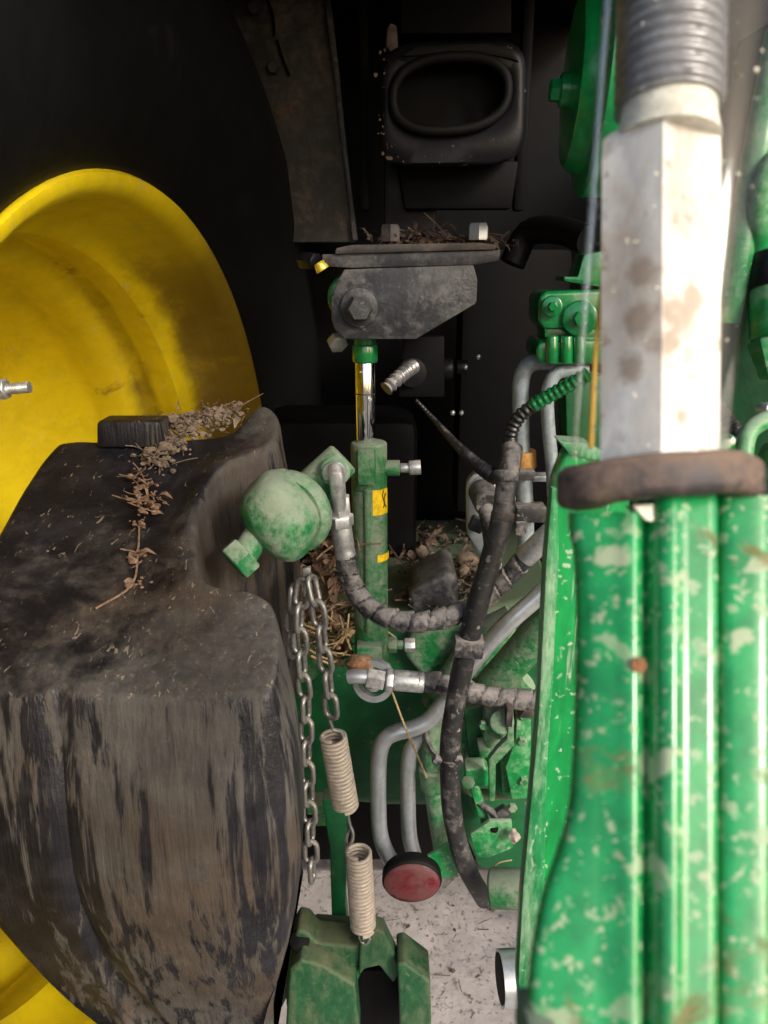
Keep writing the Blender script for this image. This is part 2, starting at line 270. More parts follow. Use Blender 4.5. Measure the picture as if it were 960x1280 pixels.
# ------------------------------------------------------------------ mesh helpers
ROOT = {}
def smooth_path(pts, step_len):
    pts = [Vector(p) for p in pts]
    if len(pts) == 2: seg = pts
    e = [2 * pts[0] - pts[1]] + pts + [2 * pts[-1] - pts[-2]]
    out = []
    for i in range(1, len(e) - 2):
        p0, p1, p2, p3 = e[i - 1:i + 3]
        n = max(2, int((p2 - p1).length / step_len))
        for k in range(n):
            t = k / n
            out.append(.5 * ((2 * p1) + (p2 - p0) * t + (2 * p0 - 5 * p1 + 4 * p2 - p3) * t * t + (3 * p1 - p0 - 3 * p2 + p3) * t ** 3))
    out.append(pts[-1]); return out
def frame(ax):
    ax = ax.normalized(); a = ZV if abs(ax.z) < .9 else XV
    u = ax.cross(a).normalized(); return u, ax.cross(u).normalized()
class MB:
    def __init__(s): s.bm = bmesh.new()
    def _bevel(s, faces, off, seg=2):
        ed = list({e for f in faces for e in f.edges})
        bmesh.ops.bevel(s.bm, geom=ed, offset=off, segments=seg, affect='EDGES', profile=.6, clamp_overlap=True)
    def prism(s, pts, vec, bevel=0, seg=2):
        a = [s.bm.verts.new(p) for p in pts]; b = [s.bm.verts.new(Vector(p) + vec) for p in pts]; n = len(a)
        fs = [s.bm.faces.new(a), s.bm.faces.new(b[::-1])]
        for i in range(n): fs.append(s.bm.faces.new((a[(i + 1) % n], a[i], b[i], b[(i + 1) % n])))
        bmesh.ops.recalc_face_normals(s.bm, faces=fs)
        if bevel: s._bevel(fs, bevel, seg)
        return s
    def box(s, c, size, R=None, bevel=0, seg=2):
        x, y, z = (k / 2 for k in size); R = R or Matrix.Identity(3)
        pts = [Vector(c) + R @ Vector(p) for p in ((-x, -y, -z), (x, -y, -z), (x, -y, z), (-x, -y, z))]
        return s.prism(pts, R @ Vector((0, 2 * y, 0)), bevel, seg)
    def rings(s, rings, close=True, caps=True):
        vr = [[s.bm.verts.new(p) for p in r] for r in rings]
        for a, b in zip(vr, vr[1:]):
            n = len(a)
            for i in range(n if close else n - 1):
                j = (i + 1) % n; s.bm.faces.new((a[i], a[j], b[j], b[i]))
        if caps: s.bm.faces.new(vr[0][::-1]); s.bm.faces.new(vr[-1])
        return s
    def tube(s, path, r, seg=14, caps=True, step_len=None, rfun=None):
        rr = r if not callable(r) else r(0)
        pts = smooth_path(path, step_len or max(.004, rr * .6)) if len(path) > 2 or step_len else [Vector(p) for p in path]
        tang = [(pts[min(i + 1, len(pts) - 1)] - pts[max(i - 1, 0)]).normalized() for i in range(len(pts))]
        u, v = frame(tang[0]); rings = []; dist = 0
        for i, p in enumerate(pts):
            if i:
                dist += (p - pts[i - 1]).length
                u = (u - tang[i] * u.dot(tang[i])).normalized(); v = tang[i].cross(u)
            ring = []
            for k in range(seg):
                a = 2 * math.pi * k / seg
                q = rfun(dist, a) if rfun else r
                ring.append(p + (u * math.cos(a) + v * math.sin(a)) * q)
            rings.append(ring)
        return s.rings(rings, True, caps)
    def lathe(s, prof, p0, ax, seg=32, caps=True, rot=0):
        ax = Vector(ax).normalized(); u, v = frame(ax); p0 = Vector(p0)
        rings = [[p0 + ax * h + (u * math.cos(rot + 2 * math.pi * k / seg) + v * math.sin(rot + 2 * math.pi * k / seg)) * r for k in range(seg)] for h, r in prof]
        return s.rings(rings, True, caps)
    def cyl(s, p0, p1, r0, r1=None, seg=24, ch=None, rot=0):
        p0 = Vector(p0); ax = Vector(p1) - p0; L = ax.length; r1 = r0 if r1 is None else r1
        ch = min(r0, r1, L) * .14 if ch is None else ch
        return s.lathe([(0, r0 - ch), (ch * .35, r0 - ch * .3), (ch, r0), (L - ch, r1), (L - ch * .35, r1 - ch * .3), (L, r1 - ch)], p0, ax, seg, True, rot)
    def blob(s, c, rad, seed=0, amp=.25, sub=2, fr=1.7):
        g = bmesh.ops.create_icosphere(s.bm, subdivisions=sub, radius=1)
        for v in g['verts']:
            k = 1 + amp * (mnoise.noise(v.co * fr + Vector((seed * 3.1, seed, -seed))) * 1.4)
            v.co = Vector(c) + Vector((v.co.x * rad[0] * k, v.co.y * rad[1] * k, v.co.z * rad[2] * k))
        return s
    def build(s, name, mat, parent=None, ang=40, label=None, cat=None, group=None, kind=None):
        bmesh.ops.recalc_face_normals(s.bm, faces=s.bm.faces[:])
        me = bpy.data.meshes.new(name); s.bm.to_mesh(me); s.bm.free()
        co = np.empty(len(me.vertices) * 3); me.vertices.foreach_get('co', co); co = co.reshape(-1, 3)
        if parent is not None: org = ROOT[parent.name]
        else: org = Vector((*(co.min(0)[:2] / 2 + co.max(0)[:2] / 2), co[:, 2].min()))
        me.vertices.foreach_set('co', (co - np.array(org)).ravel()); me.update()
        me.shade_smooth(); me.set_sharp_from_angle(angle=math.radians(ang))
        me.materials.append(M[mat])
        o = bpy.data.objects.new(name, me); COL.objects.link(o)
        if parent is not None: o.parent = parent; ROOT[o.name] = org
        else: o.location = org; ROOT[o.name] = org
        tag(o, label, cat, group, kind); return o
def tag(o, label=None, cat=None, group=None, kind=None):
    for k, v in (('label', label), ('category', cat), ('group', group), ('kind', kind)):
        if v: o[k] = v
def thing(name, label, cat, loc, group=None):
    o = bpy.data.objects.new(name, None); COL.objects.link(o); o.location = loc; o.empty_display_size = .05
    ROOT[o.name] = Vector(loc); tag(o, label, cat, group); return o
def place(name, me, parent, mtx):
    o = bpy.data.objects.new(name, me); COL.objects.link(o); o.parent = parent
    o.matrix_local = Matrix.Translation(-ROOT[parent.name]) @ mtx; return o
def hexhead(c, ax, r, h, seg=6):
    return MB().lathe([(0, r), (h * .8, r), (h, r * .85)], Vector(c), ax, seg)

# ================================================================== SETTING
def ground():
    n = 90; b = MB(); vs = []
    for j in range(n + 1):
        row = []
        for i in range(n + 1):
            x = -1.2 + 2.4 * i / n; y = .3 + 2.2 * j / n
            row.append(b.bm.verts.new((x, y, .006 * mnoise.fractal(Vector((x, y, 0)) * 9, 1, 2, 4))))
        vs.append(row)
    for j in range(n):
        for i in range(n): b.bm.faces.new((vs[j][i], vs[j][i + 1], vs[j + 1][i + 1], vs[j + 1][i]))
    b.build('ground', 'concrete', kind='structure')
    b = MB(); b.bm.faces.new([b.bm.verts.new(p) for p in ((-80, -80, -.012), (80, -80, -.012), (80, 80, -.012), (-80, 80, -.012))])
    return b.build('yard', 'yard', kind='structure')
ground()
MB().prism([(-1.6, 1.60, .014), (1.6, 1.60, .014), (1.6, 2.5, .014), (-1.6, 2.5, .014)], Vector((0, 0, .008)), .003).build('shade_floor_strip', 'mat', kind='structure')  # shade under the tractor, painted as a dark sheet

# tractor body: everything black behind, plus an unseen light-blocking slab overhead
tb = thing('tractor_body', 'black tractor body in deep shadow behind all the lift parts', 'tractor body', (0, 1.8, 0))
MB().box((0, 1.96, 1.17), (3.2, .12, 2.34), bevel=.01).build('rear_panel', 'shade_black', tb)
MB().box((-.55, 1.17, 2.02), (2.0, 1.56, .08), bevel=.01).build('shade_slab', 'shade_black', tb)  # out of view, added to block light from above
MB().box((.80, 1.40, 1.15), (.08, 1.0, 1.6), bevel=.01).build('shade_panel', 'shade_black', tb)  # added to keep sun from the right off the deep parts
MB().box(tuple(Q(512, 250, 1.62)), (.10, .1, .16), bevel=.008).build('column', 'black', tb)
MB().box(tuple(Q(430, 660, 1.55)), (.30, .2, .5), bevel=.03).build('gear_housing', 'shade_black', tb)
MB().box(tuple(Q(635, 480, 1.5)), (.20, .1, .5), bevel=.02).build('side_housing', 'shade_black', tb)
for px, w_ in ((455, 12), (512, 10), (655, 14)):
    MB().box(tuple(Q(px, 110, 1.58)), (SQ(w_, px, 110, 1.58), .03, .42), bevel=.006).build('rib', 'shade_black', tb)

# ================================================================== WHEEL
WS = 1.2; wc = Vector((-.2804 * WS, .8783 * WS, H + (.8272 - 1.25) * WS)); psi = .1169
wn = Vector((math.cos(psi), -math.sin(psi), 0))
wh = thing('rear_wheel', 'big tractor wheel with a deep yellow rim and black tyre', 'wheel', (wc.x, wc.y, 0))
SEG = 128
tyre = [(-.005, .500), (.006, .513), (.022, .528), (.045, .56), (.068, .62), (.078, .68), (.07, .745), (.04, .79), (.02, .80), (.015, .83), (-.02, .842), (-.2, .85), (-.40, .842), (-.44, .80), (-.46, .68), (-.40, .5)]
MB().lathe([(a * WS, r * WS) for a, r in tyre], wc, wn, SEG, False).build('tyre', 'rubber', wh, 50)
tyre_o = bpy.data.objects['tyre']
rimlip = [(-.006, .506), (.004, .512), (.010, .508), (.009, .498), (-.004, .487), (-.016, .484), (-.04, .483), (-.043, .4815), (-.05, .479)]
MB().lathe([(a * WS, r * WS) for a, r in rimlip], wc, wn, SEG, False).build('rim_flange', 'yellow', wh, 60)
seat = [(-.05, .479), (-.085, .472), (-.10, .460), (-.112, .452)]
MB().lathe([(a * WS, r * WS) for a, r in seat], wc, wn, SEG, False).build('bead_seat', 'yellow', wh, 60)
dish = [(-.112, .452), (-.14, .45), (-.16, .460), (-.18, .458), (-.195, .444), (-.225, .430), (-.25, .436), (-.27, .43), (-.31, .41), (-.36, .385), (-.41, .34), (-.45, .28), (-.47, .2), (-.475, .12), (-.475, .002)]
MB().lathe([(a * WS, r * WS) for a, r in dish], wc, wn, SEG, False).build('rim_dish', 'yellow', wh, 60)
# lugs of the tyre, seen against the guard
lug = MB()
for k in range(26):
    a = 2 * math.pi * k / 26 + .1
    e1 = Vector((math.sin(psi), math.cos(psi), 0)); rad = e1 * math.cos(a) + ZV * math.sin(a); tan = -e1 * math.sin(a) + ZV * math.cos(a)
    R3 = Matrix((wn, tan, rad)).transposed()
    lb = MB().box(wc + rad * .853 * WS - wn * .11, (.24, .06, .055), R3, .008); lb.build('lug', 'rubber', tyre_o)
st = thing('threaded_stud', 'grey threaded stud with nut in front of the yellow rim', 'stud', Q(0, 485, .936))
p0, p1 = Q(-30, 490, .936), Q(37, 484, .936)
MB().tube([p0, p1], SQ(7, 0, 485, .936), 16, step_len=.0012, rfun=lambda d, a: SQ(6.5 + .7 * math.sin(d * 2600), 0, 485, .936)).build('rod', 'zinc', st)
MB().cyl(Q(-22, 489, .936), Q(9, 486, .936), SQ(14, 0, 485, .936), seg=6).build('nut', 'zinc', st)

# ================================================================== PLASTIC TANK
TK = .85; TZ0 = H - .467 * TK; TY0 = .8 * TK
tz = lambda Y: TZ0 + (Y - TY0) * .411
def T(px, py):
    r = ray(px, py)              # meet the sloped top plane
    t = (TZ0 - TY0 * .411 - H) / (r.z - .411 * r.y); return CAM + r * t
def chaikin(p, n=2):
    for _ in range(n):
        q = []
        for i in range(len(p)):
            a, b = p[i], p[(i + 1) % len(p)]; q += [a * .75 + b * .25, a * .25 + b * .75]
        p = q
    return p
from mathutils.geometry import delaunay_2d_cdt
NOTCH = [T(x, y).to_2d() for x, y in ((300, 748), (266, 745), (251, 730), (247, 700), (248, 660), (257, 622), (280, 594), (315, 582), (343, 572), (353, 552), (350, 530), (335, 517))]
def segdist(p, pl):
    best = 9
    for a, b in zip(pl, pl[1:]):
        d = b - a; u = max(0, min(1, (p - a).dot(d) / d.length_squared)); best = min(best, (a + d * u - p).length)
    return best
HOLLOW = T(182, 612).to_2d()
def relief(p):                     # the moulded lip along the notch, a hollow beside it, slight waviness
    d = segdist(p, NOTCH); h = .016 * math.exp(-(d / .035) ** 2) if p.y > .9 * TK else .016 * math.exp(-(d / .035) ** 2) * max(0, (p.y - .86 * TK) / (.04 * TK))
    h -= .016 * math.exp(-((p - HOLLOW).length / .06) ** 2)
    return h + .0035 * mnoise.fractal(Vector((p.x * 7, p.y * 7, .3)), 1, 2, 3)
def tank():
    t = thing('plastic_tank', 'large black plastic tank caked with brown dust, notched on its right', 'tank', (-.24, .81, .25))
    px = [(-60, 868), (-30, 868), (10, 870), (30, 872), (48, 872), (60, 869), (68, 863), (76, 862), (86, 868), (100, 875), (130, 876), (200, 877), (270, 874), (326, 868), (343, 858), (349, 830), (349, 780), (344, 757), (330, 749), (296, 748),
          (266, 745), (251, 730), (247, 700), (248, 660), (257, 622), (280, 594), (315, 582), (343, 572), (353, 552), (350, 530), (335, 517), (315, 518), (298, 532), (285, 542), (240, 546), (190, 548), (130, 549), (80, 549), (66, 556), (40, 590), (0, 660), (-40, 735), (-60, 790)]
    out = [Vector((T(*p).x, T(*p).y)) for p in px]
    out = chaikin(out, 3); dense = []
    for a, b_ in zip(out, out[1:] + out[:1]):
        k = max(1, int((b_ - a).length / .007)); dense += [a.lerp(b_, q / k) for q in range(k)]
    out = dense; n = len(out)
    nor = []
    for i in range(n):
        tg = (out[(i + 3) % n] - out[(i - 3) % n]).normalized(); nor.append(Vector((-tg.y, tg.x)))
    if sum(out[i].x * out[(i + 1) % n].y - out[(i + 1) % n].x * out[i].y for i in range(n)) < 0: nor = [-v for v in nor]
    prof = [(0, .008), (.001, .005), (.0035, .0018), (.008, 0), (.02, -.002), (.05, -.008), (.09, -.015), (.14, -.019), (.19, -.021), (.24, -.017), (.29, -.009), (.34, .001), (.39, .013), (.44, .028), (.50, .045), (.56, .06), (.60, .075)]
    rel = [relief(q) for q in out]
    b = MB(); vr = []
    for h, ins in prof:
        ring = []
        for i in range(n):
            q = out[i] + nor[i] * ins; x, y = q
            z = tz(y) + rel[i] * max(0, 1 - h / .06) - h; z -= (tz(y) - TZ0) * min(1, h / .6)
            if z < H - .64 and x < -.14: x += (-.14 - x) * min(.9, ((H - .64 - z) / .68) ** 1.6)
            w_ = .003 * mnoise.noise(Vector((x * 14, y * 14, z * 5))) if h > .01 else 0
            ring.append(b.bm.verts.new((x + w_, y + w_, z)))
        vr.append(ring)
    for a, c in zip(vr, vr[1:]):
        for i in range(n): b.bm.faces.new((a[i], a[(i + 1) % n], c[(i + 1) % n], c[i]))
    b.bm.faces.new(vr[-1])
    rim = [out[i] + nor[i] * .008 for i in range(n)]
    xs = [p.x for p in rim]; ys = [p.y for p in rim]; pts2 = list(rim)
    def inside(p):
        c = False
        for a, d in zip(rim, rim[1:] + rim[:1]):
            if (a.y > p.y) != (d.y > p.y) and p.x < (d.x - a.x) * (p.y - a.y) / (d.y - a.y) + a.x: c = not c
        return c
    g = .011; yy = min(ys)
    while yy < max(ys):
        xx = min(xs)
        while xx < max(xs):
            p = Vector((xx + rnd.uniform(-.002, .002), yy + rnd.uniform(-.002, .002)))
            if inside(p) and min((p - q).length_squared for q in rim) > .007 ** 2: pts2.append(p)
            xx += g
        yy += g
    v2, e2, f2, *_ = delaunay_2d_cdt(pts2, [(i, (i + 1) % n) for i in range(n)], [], 1, 1e-7)
    vs = [vr[0][i] if i < n else b.bm.verts.new((p.x, p.y, tz(p.y) + relief(p))) for i, p in enumerate(v2)]
    for f in f2:
        try: b.bm.faces.new([vs[i] for i in f])
        except ValueError: pass
    b.build('shell', 'plastic', t, 55)
    MB().prism([Q(120, 527, 1.04), Q(200, 527, 1.04), Q(205, 560, 1.04), Q(120, 560, 1.04)], YV * .05, .006).build('rear_tab', 'plastic', t)
    MB().blob(Q(157, 1058, .652), (.010, .006, .027), 4, .4).build('mud_patch', 'rust', t)
tank()

# ================================================================== UPPER BACKGROUND
gp = thing('guard_plate', 'dusty dark guard plate hanging at upper left beside the tyre', 'guard plate', Q(370, 300, 1.62))
MB().prism([Q(x, y, 1.62) for x, y in ((280, -30), (280, 90), (310, 128), (340, 290), (358, 303), (445, 303), (432, 180), (402, -30))], YV * .012, .003).build('plate', 'guard', gp)
MB().prism([Q(x, y, 1.608) for x, y in ((402, -30), (410, -30), (424, 90), (434, 190), (447, 300), (441, 300), (428, 190), (416, 90))], YV * .03, .002).build('edge_strip', 'plate', gp)
for x, y in ((318, 12), (342, 86)):
    hexhead(Q(x, y, 1.62), -YV, SQ(8, x, y, 1.6), .016).build('bolt', 'guard', gp)
for pts in (((333, -5), (341, 20), (343, 45)), ((346, 50), (354, 75), (362, 95))):
    MB().tube([Q(x, y, 1.617) for x, y in pts], .003, 6).build('seam', 'shade_black', gp)

hp = thing('handle_panel', 'black plastic panel with an oval hand grip in the shade at top', 'panel', Q(565, 200, 1.45))
def oval(cx, cy, rx, ry, Y, n=48, sq=2.4):
    r = []
    for k in range(n):
        a = 2 * math.pi * k / n; c, s = math.cos(a), math.sin(a)
        r.append(Q(cx + rx * abs(c) ** (2 / sq) * math.copysign(1, c), cy + ry * abs(s) ** (2 / sq) * math.copysign(1, s) - (6 * c), Y))
    return r
pb = MB()
pb.rings([oval(566, 130, 92, 78, 1.50, sq=5), oval(566, 130, 92, 78, 1.452, sq=5), oval(566, 130, 86, 73, 1.445, sq=5), oval(566, 118, 78, 52, 1.445), oval(566, 118, 72, 47, 1.452), oval(566, 118, 68, 43, 1.50)], True, False)
pb.build('panel_body', 'black', hp, 50)
g = [oval(563, 117, 78 - 6, 50 - 4, 1.437)[i] for i in range(48)]
MB().tube(g + [g[0]], .0085, 10, False, .01).build('grip_rim', 'rubber', bpy.data.objects['panel_body'], 60)
MB().rings([oval(566, 118, 70, 45, 1.5), oval(566, 118, 60, 36, 1.53)], True, True).build('recess', 'shade_black', bpy.data.objects['panel_body'])
MB().prism([Q(x, y, 1.44) for x, y in ((500, 70), (520, 57), (610, 53), (640, 62), (650, 78), (640, 74), (600, 66), (520, 70))], YV * .03, .004).build('brow', 'rubber', hp)
MB().prism([Q(x, y, 1.46) for x, y in ((484, 36), (488, 28), (496, 32), (498, 60), (490, 66), (482, 58))], YV * .02, .003).build('clip', 'guard', hp)
MB().prism([Q(x, y, 1.5) for x, y in ((500, -40), (640, -40), (640, 42), (500, 42))], YV * .03, .006).build('upper_panel', 'shade_black', hp)
MB().prism([Q(x, y, 1.53) for x, y in ((495, 200), (650, 200), (640, 262), (505, 262))], YV * .03, .01).build('lower_panel', 'shade_black', hp)
fl = MB()
for i in range(70):
    x, y = rnd.choice([(480 + rnd.gauss(0, 4), rnd.uniform(60, 200)), (478 + rnd.gauss(0, 4), rnd.uniform(95, 200)), (rnd.uniform(480, 600), 197 + rnd.gauss(0, 3)), (rnd.uniform(500, 640), 64 + rnd.gauss(0, 4)), (rnd.uniform(485, 640), rnd.uniform(60, 200))])
    if ((x - 566) / 82) ** 2 + ((y - 118) / 56) ** 2 < 1: continue
    r_ = rnd.uniform(.0008, .0032); fl.blob(Q(x, y, 1.446), (r_ * rnd.uniform(.6, 1.4), .0012, r_ * rnd.uniform(.6, 1.6)), i, .4, 1)
fl.build('mud_flecks', 'clod', hp, kind='stuff')

fd = thing('flanged_drum', 'round green casting with a stepped flange at upper right', 'casting', Q(740, 230, .95))
c0 = Q(752, 105, .95); axd = Vector((-1, .08, .03))
k = lambda n: SQ(n, 735, 105, .95)
MB().lathe([(k(-60), k(128)), (k(-4), k(132)), (k(12), k(132)), (k(16), k(127)), (k(17), k(112))], c0, axd, 56).build('drum', 'green_disc', fd, 35)
MB().lathe([(k(8), k(106)), (k(30), k(102)), (k(38), k(94)), (k(40), k(60)), (k(40), k(4))], c0, axd, 56).build('cover', 'green_disc', fd, 35)
MB().lathe([(k(38), k(20)), (k(50), k(20)), (k(52), k(17))], c0 + Vector((0, 0, -k(8))), axd, 24).build('boss', 'green_disc', bpy.data.objects['cover'])
MB().lathe([(k(51), k(14)), (k(62), k(14)), (k(64), k(11))], c0 + Vector((0, 0, -k(8))), axd, 6).build('bolt', 'green_disc', bpy.data.objects['cover'])

# ================================================================== BRACKET
br = thing('cylinder_bracket', 'worn grey steel bracket plate with big pivot bolt above the chrome rod', 'bracket', Q(500, 425, 1.05))
MB().prism([Q(x, y, 1.03) for x, y in ((402, 318), (600, 313), (626, 312), (624, 326), (598, 331), (440, 335), (404, 333))], YV * .11, .002).build('top_plate', 'plate', br)
MB().prism([Q(x, y, 1.03) for x, y in ((430, 337), (592, 331), (597, 350), (596, 379), (520, 424), (432, 424), (418, 412), (414, 398), (414, 372), (424, 348))], YV * .014, .0025).build('gusset', 'plate', br)
gus = bpy.data.objects['gusset']
MB().prism([Q(x, y, 1.11) for x, y in ((430, 337), (592, 331), (597, 350), (596, 379), (520, 420), (432, 420), (414, 398), (414, 372), (424, 348))], YV * .014, .0025).build('gusset', 'black', br)
MB().prism([Q(x, y, 1.024) for x, y in ((418, 318), (620, 312), (622, 306), (600, 303), (440, 306), (420, 310))], YV * .09, .003).build('packing_plate', 'guard', br)
cb = Q(449, 385, 1.03)
MB().cyl(cb + YV * .004, cb - YV * .006, SQ(24, 449, 385, 1.03), seg=28).build('washer', 'plate', gus)
hexhead(cb - YV * .006, Vector((.12, -1, 0)), SQ(16.5, 449, 385, 1.03), .016).build('pivot_bolt', 'plate', gus)
for x, y in ((488, 291), (597, 289)):
    hexhead(Q(x, y + 11, 1.06), ZV, SQ(13, x, y, 1.06), SQ(20, x, y, 1.06)).build('nut', 'galv' if x > 500 else 'guard', br)
MB().cyl(Q(378, 325, 1.1), Q(396, 327, 1.08), SQ(11, 385, 326, 1.1), seg=6).build('side_bolt', 'black', br)
MB().cyl(Q(404, 338, 1.02), Q(398, 328, 1.02), SQ(9, 403, 333, 1.02), SQ(7, 403, 333, 1.02), 16).build('plated_bolt', 'amber', br)
MB().cyl(Q(420, 424, 1.09), Q(424, 432, 1.08), SQ(13, 420, 420, 1.09), seg=6).build('lower_nut', 'zinc', br)

# ================================================================== LIFT CYLINDER
Yc = 1.075
lc = thing('lift_cylinder', 'upright green hydraulic cylinder with chrome rod and yellow decals', 'cylinder', Q(464, 830, Yc))
def V_(x0, y0, x1, y1, r, name, mat, seg=32, Y=Yc, par=lc, ch=None):
    MB().cyl(Q(x0, y0, Y), Q(x1, y1, Y), SQ(r, x0, (y0 + y1) / 2, Y), SQ(r, x1, (y0 + y1) / 2, Y), seg, ch).build(name, mat, par)
V_(455, 395, 456, 434, 14, 'rod_neck', 'green_wet')
V_(456, 430, 456, 453, 16, 'rod_end', 'green_wet')
MB().cyl(Q(440, 372, Yc), Q(440, 372, Yc - .02), SQ(30, 440, 372, Yc), seg=32).build('rod_eye', 'green_wet', lc)
V_(456, 450, 457.5, 560, 12.2, 'rod', 'chrome', 48, ch=.0003)
MB().lathe([(0, SQ(12.6, 456, 490, Yc)), (.0015, SQ(12.6, 456, 490, Yc))], Q(456.4, 491, Yc), -ZV, 32).build('scratch_ring', 'ink', bpy.data.objects['rod.001'] if 'rod.001' in bpy.data.objects else lc)
V_(461, 552, 461.5, 612, 22.5, 'gland', 'green_dusty', 40)
V_(461.5, 608, 465, 832, 21.5, 'barrel', 'green_dusty', 40)
MB().box(Q(458, 583, Yc - .028), (SQ(22, 458, 583, Yc), .022, SQ(44, 458, 583, Yc)), bevel=.006).build('port_block', 'green_dusty', lc)
MB().cyl(Q(480, 585, Yc), Q(500, 585, Yc), SQ(10, 490, 585, Yc)).build('port_boss', 'green_dusty', lc)
pb_ = bpy.data.objects['port_boss']
MB().cyl(Q(500, 585, Yc), Q(513, 585, Yc), SQ(6, 505, 585, Yc)).build('fitting', 'zinc', pb_)
MB().cyl(Q(511, 585, Yc), Q(526, 584, Yc), SQ(9.5, 518, 585, Yc), seg=12).build('cap', 'zinc', pb_)
MB().tube([Q(459, 612, Yc - .024), Q(460, 700, Yc - .024), Q(461, 790, Yc - .024)], SQ(5, 460, 700, Yc), 12).build('oil_line', 'green_dusty', lc)
BARREL = bpy.data.objects['barrel']
def patch(px0, px1, y0, y1, r, name, mat, ccx=463.):
    rings = []
    rr = SQ(r, ccx, 650, Yc)
    for yy in (y0, y1):
        row = []
        for k in range(9):
            px = px0 + (px1 - px0) * k / 8; c = Q(ccx + (yy - 608) * .0155, yy, Yc); x = SQ(px - ccx, ccx, yy, Yc)
            x = max(-rr * .999, min(rr * .999, x)); row.append(c + Vector((x, -math.sqrt(rr * rr - x * x), 0)))
        rings.append(row)
    return MB().rings(rings, False, False).build(name, mat, BARREL)
dec = patch(466, 484, 607, 638, 22.1, 'warning_decal', 'label')
for pts in (((480, 612), (478, 620), (481, 628), (479, 635)), ((482, 616), (480, 626), (483, 634))):
    MB().tube([Q(x, y, Yc - .018 + (x - 480) * .0008) for x, y in pts], .0007, 6).build('decal_print', 'ink', BARREL)
patch(471, 485, 687, 696, 22.1, 'small_decal', 'label')
MB().box(Q(462, 818, Yc - .026), (SQ(32, 462, 815, Yc), .03, SQ(34, 462, 815, Yc)), bevel=.006).build('base_block', 'green_dusty', lc)
MB().cyl(Q(484, 806, Yc), Q(496, 806, Yc), SQ(10, 490, 806, Yc), seg=6).build('lower_boss', 'green_dusty', lc)
MB().cyl(Q(496, 806, Yc), Q(506, 806, Yc), SQ(6, 500, 806, Yc)).build('lower_fitting', 'green_dusty', lc)
MB().cyl(Q(505, 806, Yc), Q(519, 806, Yc), SQ(9, 510, 806, Yc), seg=8).build('lower_cap', 'zinc', lc)

# ================================================================== BALL CASTING with neck
bc = thing('ball_casting', 'dust covered green egg shaped casting beside the notch of the tank', 'casting', Q(352, 700, .98))
Yb = .90
def egg():
    b = MB(); c = Q(352, 644, Yb); k = SQ(1, 352, 644, Yb)
    g = bmesh.ops.create_uvsphere(b.bm, u_segments=40, v_segments=28, radius=1)
    for v in g['verts']:
        x, y, z = v.co
        wdt = 50 + 8 * z if z < 0 else 50 - 14 * max(0, z) ** 2
        f_ = 1 + .10 * mnoise.noise(v.co * 1.35 + Vector((4.2, 1, 7))) + .012 * mnoise.noise(v.co * 5)
        v.co = c + Vector(((x * wdt * f_ - 6 * z) * k, y * 56 * k * f_, z * 58 * k * f_))
    return b
egg().build('bulb', 'green_dusty', bc, 60)
MB().lathe([(-.012, SQ(48, 375, 640, Yb)), (-.004, SQ(55, 375, 640, Yb)), (.004, SQ(55, 375, 640, Yb)), (.02, SQ(44, 375, 640, Yb))], Q(364, 640, Yb + .012), Vector((.35, .93, .05)), 36).build('flange', 'green_dusty', bc)
MB().cyl(Q(384, 616, .95), Q(430, 572, .96), SQ(25, 405, 590, .95), SQ(23, 405, 590, .95), 28, .004).build('neck', 'green_dusty', bc)
MB().cyl(Q(419, 588, .96), Q(419, 589, .925), SQ(19, 419, 588, .94), seg=28).build('neck_boss', 'green_dusty', bc)
MB().cyl(Q(322, 668, .88), Q(296, 708, .86), SQ(17, 310, 690, .87), SQ(17, 310, 690, .87)).build('stub', 'green_dusty', bc)
MB().cyl(Q(309, 690, .865), Q(291, 706, .855), SQ(26, 300, 700, .86), seg=6, ch=.003, rot=.4).build('plug_head', 'green_dusty', bc)

# ================================================================== HOSE 1 (from the neck elbow)
def wrapfun(r, pitch, amp=.2):
    def f(d, a):
        ph = ((d / pitch) + a / (2 * math.pi)) % 1.0
        return r * (1 - amp * .6 + amp * ph + .05 * mnoise.noise(Vector((d * 55, a, 1))) - (amp * .6 if ph < .1 else 0))
    return f
def ribfun(r, pitch, amp=.14): return lambda d, a: r * (1 + amp * math.sin(2 * math.pi * d / pitch))
h1 = thing('wrapped_hose', 'spiral wrapped hose curving under the cylinder from a steel elbow fitting', 'hose', Q(425, 770, 1.0), 'spiral wrapped hydraulic hoses')
Yh = .94
s1 = lambda n: SQ(n, 425, 640, Yh)
MB().lathe([(0, s1(14)), (.006, s1(15)), (.006, s1(9))], Q(419, 589, .926), Vector((0, -1, -.2)), 24).build('elbow_ring', 'zinc', h1)
MB().tube([Q(419, 588, .94), Q(419, 587, .918), Q(420, 593, .908), Q(422, 606, .912), Q(423, 624, .925), Q(424, 640, Yh)], s1(9.5), 20).build('elbow', 'zinc', h1)
MB().cyl(Q(423, 620, Yh), Q(425, 646, Yh), s1(15), seg=6, ch=.0015).build('hex_nut', 'zinc', h1)
MB().cyl(Q(425, 643, Yh), Q(426, 658, Yh), s1(17), seg=6, ch=.002, rot=.3).build('lock_nut', 'zinc', h1)
MB().lathe([(0, s1(13)), (.004, s1(13.5)), (.03, s1(13.5)), (.032, s1(12.6)), (.036, s1(13.5)), (.044, s1(13.3))], Q(426, 656, Yh), Q(433, 704, Yh) - Q(426, 656, Yh), 28).build('crimp_sleeve', 'zinc', h1)
path = [Q(432, 694, Yh), Q(436, 716, Yh), Q(446, 741, Yh), Q(466, 763, Yh - .01), Q(496, 775, Yh - .02), Q(530, 777, Yh - .02), Q(565, 769, Yh - .01), Q(600, 754, Yh + .02), Q(628, 728, Yh + .03), Q(660, 694, Yh + .03), Q(690, 668, Yh + .02)]
